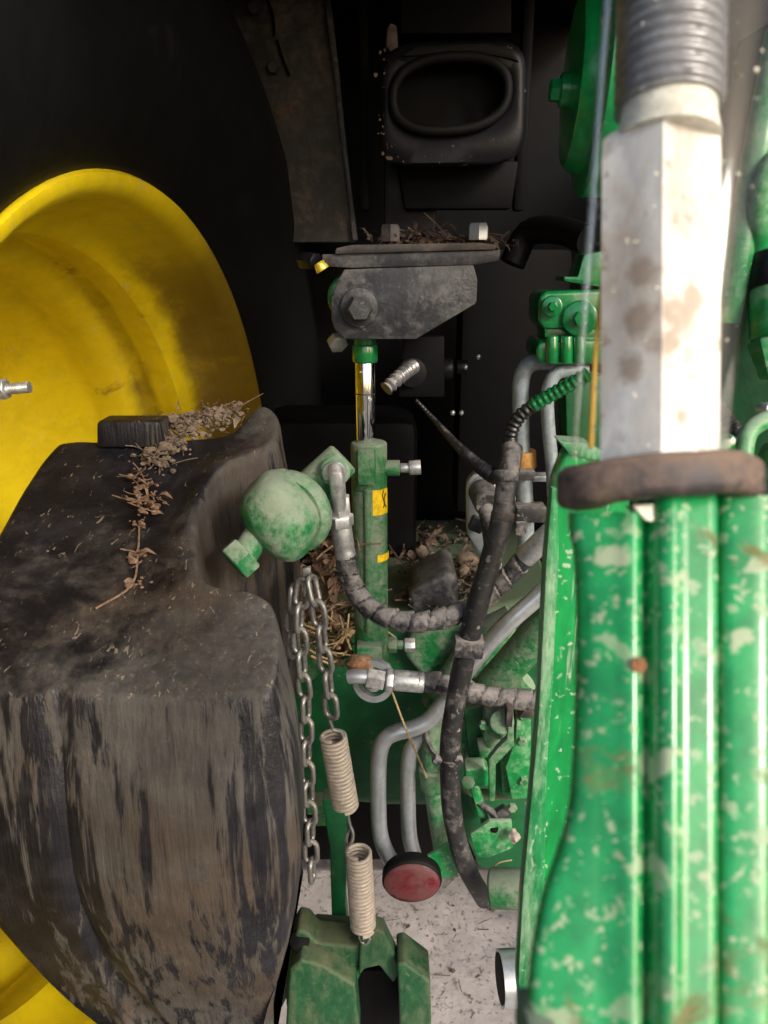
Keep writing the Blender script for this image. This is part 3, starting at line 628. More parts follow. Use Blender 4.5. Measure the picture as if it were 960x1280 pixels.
MB().tube(path, s1(13), 24, True, .0018, wrapfun(s1(13.5), .023)).build('hose_body', 'wrap', h1, 60)
MB().cyl(Q(655, 698, Yh + .028), Q(700, 655, Yh + .01), s1(14.5)).build('end_sleeve', 'zinc', h1)

# ================================================================== LOWER BANJO and hose 2
h2 = thing('wrapped_hose', 'short spiral wrapped hose running level behind the black hose from a ring fitting', 'hose', Q(470, 870, 1.0), 'spiral wrapped hydraulic hoses')
Y2 = .985; s2 = lambda n: SQ(n, 480, 850, Y2)
MB().lathe([(0, s2(19)), (0, s2(27)), (.014, s2(27)), (.014, s2(19)), (0, s2(19))], Q(466, 852, Y2), Vector((.25, 1, -.25)), 36, False).build('washer_ring', 'galv', h2, 30)
MB().tube([Q(436, 846, Y2 - .01), Q(446, 845, Y2 - .012), Q(460, 846, Y2 - .012)], s2(9), 18).build('elbow', 'galv', h2)
MB().blob(Q(466, 858, Y2 - .006), (s2(10), s2(8), s2(7)), 2, .12).build('ball_joint', 'galv', h2)
MB().cyl(Q(458, 847, Y2 - .012), Q(480, 851, Y2 - .012), s2(13), seg=6, ch=.001, rot=.5).build('hex_nut', 'zinc', h2)
MB().cyl(Q(482, 850, Y2 - .012), Q(492, 851, Y2 - .012), s2(14), seg=6, ch=.002).build('lock_nut', 'zinc', h2)
MB().cyl(Q(491, 850, Y2 - .012), Q(530, 853, Y2 - .012), s2(13)).build('crimp_sleeve', 'zinc', h2)
MB().tube([Q(522, 852, Y2 - .012), Q(545, 853, Y2 - .01), Q(575, 861, Y2), Q(605, 869, Y2), Q(640, 874, Y2), Q(690, 876, Y2)], s2(12), 24, True, .0018, wrapfun(s2(13), .024)).build('hose_body', 'wrap', h2, 60)
MB().blob(Q(450, 829, 1.0), (s2(19), s2(14), s2(10)), 7, .22, 3).build('soil_clod', 'rust', label='rust brown soil clod resting on the ring fitting', cat='clod')

# ================================================================== MAIN BLACK HOSE
bh = thing('black_hose', 'long dusty black hose hanging down in front of the steel pipes', 'hose', Q(600, 1120, .93))
Ym = .93; sm_ = lambda n: SQ(n, 590, 820, Ym)
bp_ = [Q(640, 560, Ym + .07), Q(634, 600, Ym + .03), Q(627, 650, Ym), Q(612, 705, Ym - .01), Q(598, 752, Ym - .015), Q(585, 805, Ym - .01), Q(573, 860, Ym), Q(564, 915, Ym), Q(562, 965, Ym), Q(566, 1020, Ym), Q(576, 1065, Ym), Q(590, 1098, Ym + .01), Q(606, 1124, Ym + .03)]
MB().tube(bp_, sm_(13), 20, True, .006, lambda d, a: sm_(13.2) * (1 + .02 * math.sin(d * 60))).build('hose_body', 'hose', bh, 60)
MB().box(Q(585, 806, Ym - .012), (sm_(36), sm_(30), sm_(23)), Matrix.Rotation(.1, 3, 'Y'), bevel=.003).build('clamp', 'wrap', bh)
MB().cyl(Q(564, 945, Ym), Q(564, 957, Ym), sm_(15.5)).build('cable_tie', 'hose', bh)
for dx in (-14, 12):
    MB().box(Q(560 + dx, 950, Ym - .01), (.012, .012, .012), Matrix.Rotation(.6, 3, 'Y'), bevel=.003).build('tie_lug', 'wrap', bh)
MB().cyl(Q(633, 588, Ym + .03), Q(632, 602, Ym + .026), sm_(15)).build('tape_band', 'wrap', bh)
MB().cyl(Q(629, 640, Ym + .003), Q(627, 652, Ym), sm_(14)).build('tape_band', 'guard', bh)

# ================================================================== STEEL PIPES
Ypi = 1.03
def pipe(pts, r, name, label, mat='galv', group='bent steel pipes', extra=None):
    t = thing(name, label, 'pipe', Q(*pts[-1]), group)
    x, y, Y = pts[len(pts) // 2]
    MB().tube([Q(*p) for p in pts], SQ(r, x, y, Y), 20, True, .005).build('pipe_run', mat, t, 60); return t
pipe([(705, 715, 1.0), (670, 748, 1.0), (636, 778, 1.0), (604, 812, 1.01), (575, 850, 1.02), (550, 884, 1.02), (536, 900, 1.02), (517, 910, 1.02), (497, 915, 1.02), (482, 923, 1.02), (475, 940, 1.02), (473, 965, 1.02), (473, 1005, 1.02), (475, 1040, 1.02), (483, 1065, 1.02), (500, 1092, 1.02)], 10.5, 'steel_pipe', 'longer bare steel pipe bending left then down to the red reflector')
pipe([(590, 855, 1.06), (560, 890, 1.06), (535, 915, 1.06), (519, 928, 1.06), (512, 943, 1.06), (510, 970, 1.06), (510, 1005, 1.06), (511, 1035, 1.06), (514, 1055, 1.06), (522, 1080, 1.06)], 10, 'steel_pipe', 'shorter bare steel pipe hanging between the longer one and the green hose pipe')
pA = pipe([(720, 452, 1.12), (690, 452, 1.12), (668, 453, 1.12), (656, 462, 1.12), (651, 482, 1.12), (651, 520, 1.12), (652, 560, 1.12), (655, 600, 1.12), (657, 640, 1.12), (657, 680, 1.12), (650, 712, 1.12)], 10.5, 'grey_pipe', 'grey painted pipe with a tan tape band and clamp blocks', 'pipegrey', 'grey pipes from the green valve')
q = lambda n: SQ(n, 655, 575, 1.12)
MB().cyl(Q(655, 563, 1.12), Q(656, 586, 1.12), q(14.5)).build('tape_band', 'orange', pA)
MB().box(Q(652, 592, 1.10), (q(30), q(26), q(12)), bevel=.003).build('clamp_block', 'hose', pA)
MB().box(Q(662, 640, 1.10), (q(38), q(30), q(20)), bevel=.004).build('clamp_block', 'hose', pA)
MB().box(Q(650, 658, 1.09), (q(14), q(20), q(18)), bevel=.003).build('clamp_block', 'wrap', pA)
MB().box(Q(674, 596, 1.13), (q(26), q(20), q(8)), bevel=.002).build('clamp_strap', 'galv', pA)
pipe([(735, 462, 1.09), (712, 463, 1.09), (697, 466, 1.09), (688, 478, 1.09), (684, 500, 1.09), (686, 540, 1.09), (690, 580, 1.09), (692, 620, 1.09)], 8.5, 'grey_pipe', 'plain grey painted pipe bending into the green valve nearest the hex bar', 'pipegrey', 'grey pipes from the green valve')
pipe([(575, 905, 1.10), (547, 905, 1.06), (540, 930, 1.05), (541, 965, 1.05), (546, 1010, 1.05), (554, 1060, 1.05), (560, 1085, 1.05)], 13, 'green_pipe', 'green pipe with a collar behind the black hose', 'green_dusty', None)
gpipe = bpy.data.objects['green_pipe']
MB().cyl(Q(540, 958, 1.05), Q(543, 985, 1.05), SQ(17, 540, 970, 1.05)).build('collar', 'green_dusty', gpipe)
MB().tube([Q(534, 905, 1.04), Q(533, 920, 1.035), Q(540, 938, 1.03), Q(552, 948, 1.02)], .0035, 8).build('wire', 'hose', gpipe)
pipe([(700, 748, 1.03), (672, 790, 1.05), (645, 823, 1.07), (610, 862, 1.09)], 22, 'green_tube', 'fat dusty green tube running diagonally behind the wrapped hose', 'green_dusty', None)
pipe([(660, 850, 1.09), (620, 880, 1.10), (585, 925, 1.11), (560, 960, 1.11)], 13, 'green_strut', 'slim green strut running diagonally behind the black hose', 'green', None)
pipe([(640, 770, 1.14), (600, 795, 1.14), (560, 850, 1.15), (540, 880, 1.16)], 15, 'green_rod', 'dusty green rod leaning behind the bare steel pipe', 'green_dusty', None)

# ================================================================== SENSOR PLATE, conduits
sp = thing('sensor_plate', 'black square plate with a ribbed cable stub behind the chrome rod', 'sensor', Q(530, 498, 1.2))
MB().prism([Q(x, y, 1.2) for x, y in ((505, 420), (556, 420), (556, 497), (498, 497), (500, 480))], YV * .02, .005).build('plate', 'shade_black', sp)
MB().tube([Q(517, 458, 1.19), Q(508, 464, 1.17), Q(495, 475, 1.15), Q(483, 486, 1.14)], SQ(9, 500, 470, 1.16), 16, True, .0015, ribfun(SQ(8.5, 500, 470, 1.16), .010, .16)).build('cable_stub', 'thread', sp)
MB().lathe([(0, .012), (.004, .022), (.010, .022), (.012, .012)], Q(515, 465, 1.2), -YV, 24).build('grommet', 'black', sp)
for x, y, r in ((560, 461, 13), (578, 459, 9)):
    MB().cyl(Q(x - 8, y, 1.22), Q(x + 6, y, 1.22), SQ(r, x, y, 1.22), seg=12).build('side_boss', 'black', sp)
for x, y in ((582, 459), (598, 446), (566, 516), (577, 516)):
    MB().blob(Q(x, y, 1.21), (.004, .004, .0045), x, .1, 2).build('bolt_end', 'galv', sp)
cd = MB(); cd.tube([Q(520, 500, 1.2), Q(543, 525, 1.18), Q(566, 551, 1.12), Q(590, 575, 1.05), Q(612, 592, 1.0), Q(630, 600, .98)], .005, 12, True, .0012, lambda d, a: (.004 + .012 * min(1, d / .25)) * .62 * (1 + .15 * math.sin(d * 1000)))
cd.build('corrugated_conduit', 'conduit', label='thin black ribbed conduit slanting down from the square plate', cat='conduit')
gc = thing('green_conduit', 'ribbed conduit, green at the valve and black where it bends down', 'conduit', Q(640, 590, 1.03))
MB().tube([Q(735, 468, .99), Q(712, 481, 1.0), Q(690, 493, 1.01), Q(664, 508, 1.02)], SQ(9, 690, 493, 1), 14, True, .0014, ribfun(SQ(9, 690, 493, 1), .0085, .10)).build('green_end', 'green_wet', gc)
MB().tube([Q(666, 507, 1.02), Q(650, 520, 1.025), Q(640, 538, 1.03), Q(638, 558, 1.03), Q(640, 585, 1.02)], SQ(8, 690, 493, 1), 14, True, .0014, ribfun(SQ(8.5, 690, 493, 1), .008, .12)).build('black_end', 'conduit', gc)

ov = thing('oval_flange', 'grey oval steel plate with a black plug behind the black hose', 'flange', Q(602, 690, 1.08))
MB().prism([Q(x, y, 1.08) for x, y in ((583, 618), (584, 603), (592, 592), (603, 589), (616, 596), (625, 610), (632, 660), (624, 690), (606, 700), (596, 690), (584, 668))], YV * .02, .005, 3).build('plate', 'galv', ov)
MB().cyl(Q(601, 612, 1.07), Q(611, 632, 1.03), SQ(17, 605, 620, 1.05)).build('plug', 'hose', ov)
MB().tube([Q(606, 626, 1.045), Q(610, 645, 1.03), Q(614, 668, 1.03), Q(616, 690, 1.05)], SQ(11, 605, 620, 1.05), 16).build('plug_lead', 'hose', ov)
MB().box(Q(596, 655, 1.065), (.02, .02, .022), Matrix.Rotation(.4, 3, 'Y'), bevel=.004).build('lower_nut', 'plate', ov)

# ================================================================== GREEN VALVE
gv = thing('valve_block', 'glossy green valve casting with bolted covers left of the hex bar', 'valve', Q(700, 460, 1.08))
Yv = 1.08; sv = lambda n: SQ(n, 700, 400, Yv)
MB().prism([Q(x, y, Yv) for x, y in ((674, 372), (682, 364), (760, 362), (760, 412), (680, 412), (673, 402))], YV * .08, .006, 3).build('upper_body', 'green_wet', gv)
MB().prism([Q(x, y, Yv + .012) for x, y in ((680, 408), (760, 408), (760, 432), (682, 432))], YV * .06, .004).build('waist', 'green_wet', gv)
MB().prism([Q(x, y, Yv - .006) for x, y in ((670, 436), (676, 426), (760, 424), (760, 456), (680, 456), (672, 450))], YV * .09, .006, 3).build('lower_body', 'green_wet', gv)
MB().prism([Q(x, y, Yv + .02) for x, y in ((705, 345), (722, 346), (730, 318), (770, 310), (770, 362), (705, 352))], YV * .06, .004).build('top_lug', 'green_wet', gv)
for x, y, r in ((690, 383, 13), (725, 398, 22)):
    cv = MB().cyl(Q(x, y, Yv + .004), Q(x, y, Yv - .012), sv(r)).build('cover', 'green_wet', gv)
    hexhead(Q(x, y, Yv - .012), -YV, sv(r * .45), .008).build('bolt', 'green_wet', cv)
for x in (690, 708, 724):
    MB().cyl(Q(x, 420, Yv - .008), Q(x, 454, Yv - .008), sv(8)).build('rib_boss', 'green_wet', gv)
MB().tube([Q(735, 300, 1.15), Q(700, 288, 1.2), Q(660, 292, 1.25), Q(640, 330, 1.25)], .02, 16).build('dark_duct', 'shade_black', label='black hose arching over the green valve', cat='hose')
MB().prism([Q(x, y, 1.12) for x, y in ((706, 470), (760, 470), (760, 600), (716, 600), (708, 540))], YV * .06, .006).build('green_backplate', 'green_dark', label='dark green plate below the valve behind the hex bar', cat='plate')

# ================================================================== AXLE HOUSING, debris shelf
ax = thing('axle_housing', 'dark green axle housing behind the chains and steel pipes', 'axle housing', Q(480, 1005, 1.2))
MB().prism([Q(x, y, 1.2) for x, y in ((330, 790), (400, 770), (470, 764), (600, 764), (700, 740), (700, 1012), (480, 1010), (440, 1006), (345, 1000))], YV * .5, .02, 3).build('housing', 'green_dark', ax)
MB().prism([Q(x, y, 1.17) for x, y in ((512, 796), (560, 778), (640, 776), (650, 800), (620, 850), (530, 850), (505, 820))], YV * .05, .01, 3).build('cover', 'green_dusty', ax)
MB().prism([Q(x, y, 1.18) for x, y in ((510, 745), (522, 735), (560, 716), (572, 722), (574, 765), (515, 768))], YV * .12, .012, 3).build('grey_lug', 'plate', ax)
MB().prism([Q(x, y, 1.15) for x, y in ((352, 800), (370, 790), (395, 800), (400, 850), (372, 858), (352, 850))], YV * .05, .012, 3).build('side_lug', 'green_dusty', ax)
for x, y in ((395, 1004), (402, 1018)):
    MB().box(Q(x, y, 1.16), (.03, .04, .02), bevel=.004).build('foot', 'green_dusty', ax)
MB().box(Q(470, 1012, 1.42), (.8, .12, .17), bevel=.01).build('underaxle_filler', 'shade_black', label='black beam added for the shade under the axle housing', cat='filler')  # near-black box added to paint in the dark below the axle

def litter(name, fn, count, size, mat, label, twig=.25, chunk=.22, lift=1.):
    b = MB()
    for i in range(count):
        c, nrm = fn(); u, v = frame(Vector((rnd.gauss(0, .5), rnd.gauss(0, .5), 1)))
        a = rnd.uniform(0, 6.28); d = u * math.cos(a) + v * math.sin(a); e = d.cross(Vector((rnd.gauss(0, .4), rnd.gauss(0, .4), 1)).normalized())
        if rnd.random() < chunk:
            k_ = size * rnd.choice((rnd.uniform(.06, .16), rnd.uniform(.06, .2), rnd.uniform(.15, .42))); b.blob(c, (k_, k_ * .8, k_ * .7), i, .4, 1)
        elif rnd.random() < twig:
            L = size * rnd.uniform(1.2, 3.2); m = d * L * .5 + ZV * rnd.uniform(-.3, .5) * L * .3 * lift + e * rnd.uniform(-.2, .2) * L
            b.tube([c, c + m, c + d * L + ZV * L * rnd.uniform(-.2, .3) * lift], size * rnd.uniform(.03, .07), 5, True, L / 5)
        else:
            L = size * rnd.uniform(.5, 1.5); W = L * rnd.uniform(.25, .6); cu = rnd.uniform(-.5, .7) * L
            rows = []
            for s_, wd in ((0, .15), (.25, .8), (.55, 1.), (.8, .6), (1, .1)):
                z = ZV * (cu * s_ * (1 - s_) * 2 + rnd.uniform(-.05, .05) * L)
                p = c + d * L * s_ + z
                rows.append([p - e * W * wd * .5 + ZV * W * .25 * wd, p, p + e * W * wd * .5 + ZV * W * .2 * wd * rnd.uniform(-.5, 1)])
            b.rings(rows, False, False)
    return b.build(name, mat, label=label, cat='leaf litter', kind='stuff')
def shelf(x0, x1, y0, y1, zlo=.0):
    def f():
        px, py = rnd.uniform(x0, x1), rnd.uniform(y0, y1); r = ray(px, py); t = (zlo + rnd.uniform(0, .02) - H) / r.z
        return CAM + r * t, ZV
    return f
def upright(pts, Y, sx=10, sy=10, dz=.03):
    def f():
        px, py = rnd.choice(pts); return Q(px + rnd.gauss(0, sx), py + rnd.gauss(0, sy), Y + rnd.uniform(-dz, dz)), ZV
    return f
zt = Q(550, 765, 1.2).z
litter('leaf_litter', shelf(495, 610, 655, 760, zt + .005), 240, .03, 'leafdark', 'dark dead leaves and twigs lying on the axle beside the cylinder')
litter('leaf_litter', upright([(400, 700), (420, 715), (390, 690), (410, 745), (440, 770), (425, 800), (365, 740), (355, 760), (430, 690), (370, 775), (350, 800)], 1.12, 14, 16, .05), 420, .03, 'leaf', 'brown dead leaves packed behind the chains and the ball casting')
litter('straw_tuft', upright([(425, 800), (420, 815), (415, 790), (430, 780)], 1.06, 7, 10), 40, .03, 'straw', 'dry straw tuft caught above the ring fitting', .95)
litter('leaf_litter', upright([(480, 300), (520, 297), (540, 299), (560, 301), (500, 302), (585, 302), (610, 305)], 1.09, 12, 3, .04), 260, .017, 'leafdark', 'dead leaves and soil lying on top of the bracket plate', .08)
def tanktop(ptl, s):
    def f():
        x, y = rnd.choice(ptl); return T(x + rnd.gauss(0, s), y + rnd.gauss(0, s * .6)) + ZV * rnd.uniform(0, .006), ZV
    return f
litter('leaf_litter', tanktop([(170, 545), (190, 540), (210, 533), (230, 530), (250, 526), (270, 523), (285, 520), (215, 550), (205, 565), (195, 580), (240, 540)], 11), 900, .014, 'clod', 'crumbled soil and straw lying along the top rear edge of the tank', .22, .80, .25)
litter('leaf_litter', tanktop([(180, 610), (178, 625), (186, 640), (176, 655), (170, 600), (190, 625), (176, 700), (172, 735)], 7), 130, .016, 'leaf', 'small straw heap lying in the hollow of the tank top', .4, .6, .3)
for i, (x, y, r, lab) in enumerate(((188, 568, 8, 'pale clod lying loose on the tank top'), (206, 563, 9, 'larger tan clod below the soil strip on the tank'), (212, 528, 9, 'clod half buried in the soil strip on the tank'), (186, 535, 8, 'leftmost clod at the end of the soil strip on the tank'), (240, 541, 7, 'clod under the horn end of the soil strip on the tank'))):
    p = T(x, y); MB().blob(p + ZV * .004, (SQ(r * 1.2, x, y, p.y), SQ(r, x, y, p.y), SQ(r * .8, x, y, p.y)), i, .35, 2, 2.1).build('soil_clod', 'clod', label=lab, cat='clod', group='soil clods on the tank')
for i, (x, y, rx, ry, lab, mt) in enumerate(((547, 702, 16, 15, 'grey rounded stone among dark leaves on the axle', 'stone'), (584, 700, 16, 9, 'pale pink flat stone left of the black hose', 'clod'), (580, 714, 8, 8, 'small pale stone below the flat pink stone', 'clod'), (527, 690, 8, 9, 'small tan stone left of the grey stone', 'clod'), (620, 708, 7, 7, 'tiny pale stone right of the black hose', 'stone'))):
    r = ray(x, y); t = (zt + .02 - H) / r.z; p = CAM + r * t; k_ = t / FPX
    MB().blob(p, (rx * k_, rx * k_ * .8, ry * k_), i + 5, .22, 2).build('stone', mt, label=lab, cat='stone', group='stones on the axle')
for i in range(46):
    pass
st_ = MB(); st_.tube([Q(489, 862, 1.0), Q(505, 905, .985), Q(522, 945, .98), Q(533, 972, .99)], .0016, 8); st_.build('straw', 'straw', label='single dry straw slanting across the bare steel pipes', cat='straw')
st_ = MB(); st_.tube([Q(174, 655, T(174, 655).y), T(173, 690) + ZV * .004, T(165, 735) + ZV * .004, T(120, 765) + ZV * .004], .0013, 7); st_.build('straw', 'leaf', label='long curved stalk lying on the brown tank top', cat='straw')

# ================================================================== CHAINS
def link_mesh(L, W, r, name):
    b = MB(); pts = []; hw = W / 2 - r; hl = L / 2 - r - hw
    for k in range(9): a = math.pi * k / 8; pts.append(Vector((hw * math.cos(a), 0, hl + hw * math.sin(a))))
    for k in range(9): a = math.pi + math.pi * k / 8; pts.append(Vector((hw * math.cos(a), 0, -hl + hw * math.sin(a))))
    pts.append(pts[0]); rings = []
    for i, p in enumerate(pts):
        tg = (pts[(i + 1) % 18] - pts[i - 1 if i else -2]).normalized(); u = YV; v = tg.cross(u)
        rings.append([p + (u * math.cos(a) + v * math.sin(a)) * r for a in [2 * math.pi * k / 8 for k in range(8)]])
    b.rings(rings, True, False)
    bmesh.ops.recalc_face_normals(b.bm, faces=b.bm.faces[:])
    me = bpy.data.meshes.new(name); b.bm.to_mesh(me); b.bm.free(); me.shade_smooth(); me.materials.append(M['chain']); return me
kk = SQ(1, 385, 900, .93)
LM = link_mesh(41 * kk, 24 * kk, 3.6 * kk, 'chain_link')
def chain(path, label, first=0, pitch=31):
    t = thing('chain', label, 'chain', path[-1], 'steel chains')
    pts = smooth_path(path, .002); acc = 0; nxt = 0; i = 0
    for a, b in zip(pts, pts[1:]):
        acc += (b - a).length
        if acc >= nxt:
            ax_ = (b - a).normalized(); u, v = frame(ax_)
            ang = (.35 if (i + first) % 2 else 1.9) + rnd.uniform(-.2, .2)
            x = u * math.cos(ang) + v * math.sin(ang); y = ax_.cross(x)
            place('link', LM, t, Matrix.Translation(a) @ Matrix((x, -y, ax_)).transposed().to_4x4()); i += 1; nxt += pitch * kk
    return t
chain([Q(378, 742, .93), Q(374, 775, .925), Q(377, 830, .925), Q(382, 880, .925), Q(383, 940, .925), Q(386, 1000, .925), Q(388, 1050, .925), Q(390, 1092, .925)], 'longer steel chain hanging free beside the tank')
chain([Q(366, 748, .945), Q(365, 775, .945), Q(367, 815, .945)], 'short loose end of steel chain looped behind the longer chain', 1)
chain([Q(392, 738, .93), Q(398, 765, .925), Q(405, 815, .925), Q(411, 860, .925), Q(416, 905, .925)], 'steel chain that holds up the two coil springs', 1)
hk = MB(); hk.prism([Q(x, y, .945) for x, y in ((378, 712), (388, 709), (390, 744), (379, 747))], YV * .008, .0015); 
hk.build('chain_hook', 'zinc', label='flat steel hook that both chains hang from', cat='hook')

# ================================================================== SPRINGS
def spring(x0, y0, x1, y1, R, coils, label):
    Y = .93; t = thing('coil_spring', label, 'spring', Q(x1, y1, Y), 'coil springs')
    A, B = Q(x0, y0, Y), Q(x1, y1, Y); axs = (B - A); L = axs.length; axs.normalize(); u, v = frame(axs)
    r = SQ(R, x0, y0, Y); wr = L / coils * .47; pts = []
    n = coils * 20
    for i in range(n + 1):
        a = 2 * math.pi * i / 20; pts.append(A + axs * (L * i / n) + (u * math.cos(a) + v * math.sin(a)) * (r - wr))
    b = MB(); b.tube(pts, wr, 8, True, 1.0); b.build('coil', 'spring', t, 80); return t
sp1 = spring(416, 919, 432, 1008, 17.5, 19, 'upper dusty coil spring hanging from the chain')
MB().tube([Q(411, 898, .93), Q(417, 912, .93), Q(426, 914, .93), Q(430, 922, .925)], .0028, 8).build('hook', 'chain', sp1)
sp2 = spring(448, 1064, 454, 1160, 17, 21, 'lower dusty coil spring hooked to the green claw')
MB().tube([Q(433, 1008, .93), Q(437, 1030, .93), Q(441, 1040, .928), Q(440, 1052, .925), Q(434, 1058, .925)], .0026, 8).build('top_hook', 'chain', sp2)
MB().tube([Q(437, 1035, .935), Q(433, 1048, .93), Q(433, 1066, .93)], .0026, 8).build('top_hook', 'chain', sp2)
MB().tube([Q(452, 1158, .93), Q(450, 1172, .925), Q(456, 1180, .92), Q(462, 1174, .92), Q(460, 1166, .925)], .0028, 8).build('bottom_hook', 'chain', sp2)

# ================================================================== HITCH CLAW and bar
gb = thing('green_bar', 'narrow dark green upright bar behind the springs', 'bar', Q(425, 1175, 1.0))
MB().prism([Q(x, y, 1.0) for x, y in ((402, 1000), (432, 998), (434, 1060), (432, 1130), (438, 1185), (416, 1185), (414, 1130), (412, 1060))], YV * .03, .004).build('bar_body', 'green_dark', gb)
hc = thing('hitch_claw', 'green forked hitch claw with open jaw at the bottom', 'hitch', Q(450, 1300, .95))
Yk = .93
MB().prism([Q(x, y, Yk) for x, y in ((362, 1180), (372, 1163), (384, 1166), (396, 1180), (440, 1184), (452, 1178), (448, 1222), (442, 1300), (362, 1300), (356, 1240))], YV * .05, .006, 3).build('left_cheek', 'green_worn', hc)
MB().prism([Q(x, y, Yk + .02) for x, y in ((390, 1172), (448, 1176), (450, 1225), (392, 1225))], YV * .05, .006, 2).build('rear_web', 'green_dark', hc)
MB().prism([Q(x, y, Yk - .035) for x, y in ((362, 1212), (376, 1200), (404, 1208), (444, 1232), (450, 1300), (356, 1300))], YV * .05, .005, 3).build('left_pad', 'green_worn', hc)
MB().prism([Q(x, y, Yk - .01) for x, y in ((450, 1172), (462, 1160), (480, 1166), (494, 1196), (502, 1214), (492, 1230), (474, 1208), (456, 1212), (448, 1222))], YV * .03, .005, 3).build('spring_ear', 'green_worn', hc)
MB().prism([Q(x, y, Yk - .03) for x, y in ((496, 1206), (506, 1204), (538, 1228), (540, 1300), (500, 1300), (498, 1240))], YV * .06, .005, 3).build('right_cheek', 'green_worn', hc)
MB().prism([Q(x, y, Yk + .03) for x, y in ((440, 1215), (505, 1212), (505, 1300), (440, 1300))], YV * .02, .002).build('jaw_back', 'shade_black', hc)
MB().cyl(Q(374, 1176, Yk - .004), Q(374, 1176, Yk + .03), SQ(13, 374, 1176, Yk)).build('pin', 'shade_black', hc)
MB().prism([Q(x, y, .97) for x, y in ((346, 1188), (358, 1180), (362, 1240), (352, 1262), (342, 1240))], YV * .03, .004).build('outer_link', 'green_worn', hc)

# ================================================================== REFLECTOR
rf = thing('red_reflector', 'dusty round red reflector in a black rim on a green bracket', 'reflector', Q(515, 1135, .93))
cr = Q(515, 1103, .93); kr = SQ(1, 515, 1103, .93); rn = Vector((0, -1, -.08)).normalized()
def ell(rx, ry, dy, n=44, oy=0):
    return [cr + Vector((rx * kr * math.cos(2 * math.pi * k / n), dy, (ry * math.sin(2 * math.pi * k / n) + oy) * kr)) for k in range(n)]
MB().rings([ell(34, 28, .022, oy=3), ell(37, 32, .016, oy=2), ell(37.5, 32, .002, oy=1), ell(35.5, 30.5, -.001)]).build('housing', 'rubber', rf, 50)
MB().rings([ell(35, 29.5, -.0012), ell(34, 28.5, -.003), ell(25, 21, -.0055), ell(12, 10, -.007), ell(1, 1, -.0072)]).build('lens', 'red', rf, 50)
MB().prism([Q(x, y, .945) for x, y in ((527, 1075), (560, 1055), (572, 1050), (578, 1088), (566, 1098), (545, 1098))], YV * .006, .0012).build('bracket', 'green', rf)

# ================================================================== SMALL GREEN CASTINGS right of the hose
lg = thing('green_linkage', 'bright green linkage casting with levers between the hose and the tall panel', 'linkage', Q(620, 1010, 1.02))
Yl = .985
def pr(pts, name, mat='green', Y=Yl, th=.03, bv=.003): MB().prism([Q(x, y, Y) for x, y in pts], YV * th, bv, 2).build(name, mat, lg)
pr(((580, 888), (612, 880), (640, 880), (668, 882), (690, 900), (690, 1000), (640, 1000), (610, 985), (588, 960)), 'casting', 'green_dark', Yl + .03, .05)
pr(((606, 888), (640, 886), (642, 915), (640, 935), (612, 945), (604, 925)), 'cover', 'green_dusty', Yl + .005, .03, .006)
pr(((636, 890), (642, 888), (643, 932), (630, 946), (620, 956), (619, 1002), (612, 1002), (611, 950), (622, 936), (634, 924)), 'lever', 'green_dusty', Yl - .03, .012, .002)
pr(((646, 902), (664, 900), (664, 998), (640, 1000), (632, 960), (644, 926)), 'side_block', 'green', Yl - .005)
pr(((582, 962), (606, 960), (612, 966), (612, 982), (600, 984), (582, 982)), 'tab', 'green', Yl - .005)
pr(((586, 980), (598, 984), (616, 1040), (606, 1046)), 'web', 'green', Yl + .01)
pr(((560, 985), (600, 1000), (660, 1000), (690, 1010), (690, 1120), (640, 1090), (600, 1085), (580, 1040)), 'under_plate', 'green_dark', Yl + .06, .03)
MB().cyl(Q(585, 978, Yl - .004), Q(585, 978, Yl - .012), SQ(9, 585, 978, Yl), seg=8).build('bolt', 'green_dark', lg)
for x, y in ((622, 905), (630, 915), (656, 893)):
    hexhead(Q(x, y, Yl + .003), -YV, SQ(8, x, y, Yl), .008).build('bolt', 'green_dusty', lg)
MB().cyl(Q(628, 902, Yl + .004), Q(627, 903, Yl - .02), SQ(15, 628, 902, Yl), seg=24).build('round_cap', 'green_dusty', lg)
MB().cyl(Q(598, 935, Yl + .02), Q(640, 928, Yl + .02), SQ(13, 615, 930, Yl)).build('cross_tube', 'green', lg)
MB().tube([Q(590, 1000, Yl + .02), Q(606, 1008, Yl + .01), Q(622, 1024, Yl), Q(630, 1045, Yl)], .006, 12).build('short_hose', 'hose', lg)
pr(((626, 950), (640, 944), (644, 990), (628, 994)), 'rib', 'green_dusty', Yl + .012, .02)
pr(((566, 900), (596, 884), (606, 896), (576, 948), (564, 948)), 'rear_arm', 'green_dusty', Yl + .045, .02)
for x, y in ((652, 925), (654, 975), (640, 1008), (604, 905)):
    hexhead(Q(x, y, Yl - .004), -YV, SQ(6, x, y, Yl), .007).build('bolt', 'green_dusty', lg)
MB().box(Q(636, 893, Yl - .02), (SQ(8, 640, 890, Yl), .02, SQ(26, 640, 890, Yl)), bevel=.001).build('clip', 'guard', lg)
pr(((655, 888), (668, 888), (668, 898), (648, 898)), 'collar', 'guard', Yl - .012)
lb = thing('lever_bracket', 'bright green tab with a drilled hole beside the tall panel', 'bracket', Q(615, 1080, .97))
bp2 = MB(); ring = lambda r, Y, n=16: [Q(618 + r * math.cos(2 * math.pi * k / n), 1035 + r * .7 * math.sin(2 * math.pi * k / n), Y) for k in range(n)]
MB().prism([Q(x, y, .97) for x, y in ((588, 1043), (612, 1027), (640, 1027), (641, 1060), (632, 1064), (598, 1077))], YV * .008, .0015).build('tab', 'green', lb)
MB().cyl(Q(618, 1036, .969), Q(618, 1036, .974), SQ(5, 618, 1036, .97), seg=20, ch=0.0001).build('hole', 'shade_black', lb)
MB().cyl(Q(622, 1020, .99), Q(634, 1012, .99), SQ(9, 625, 1016, .99), seg=6).build('nut', 'plate', lb)
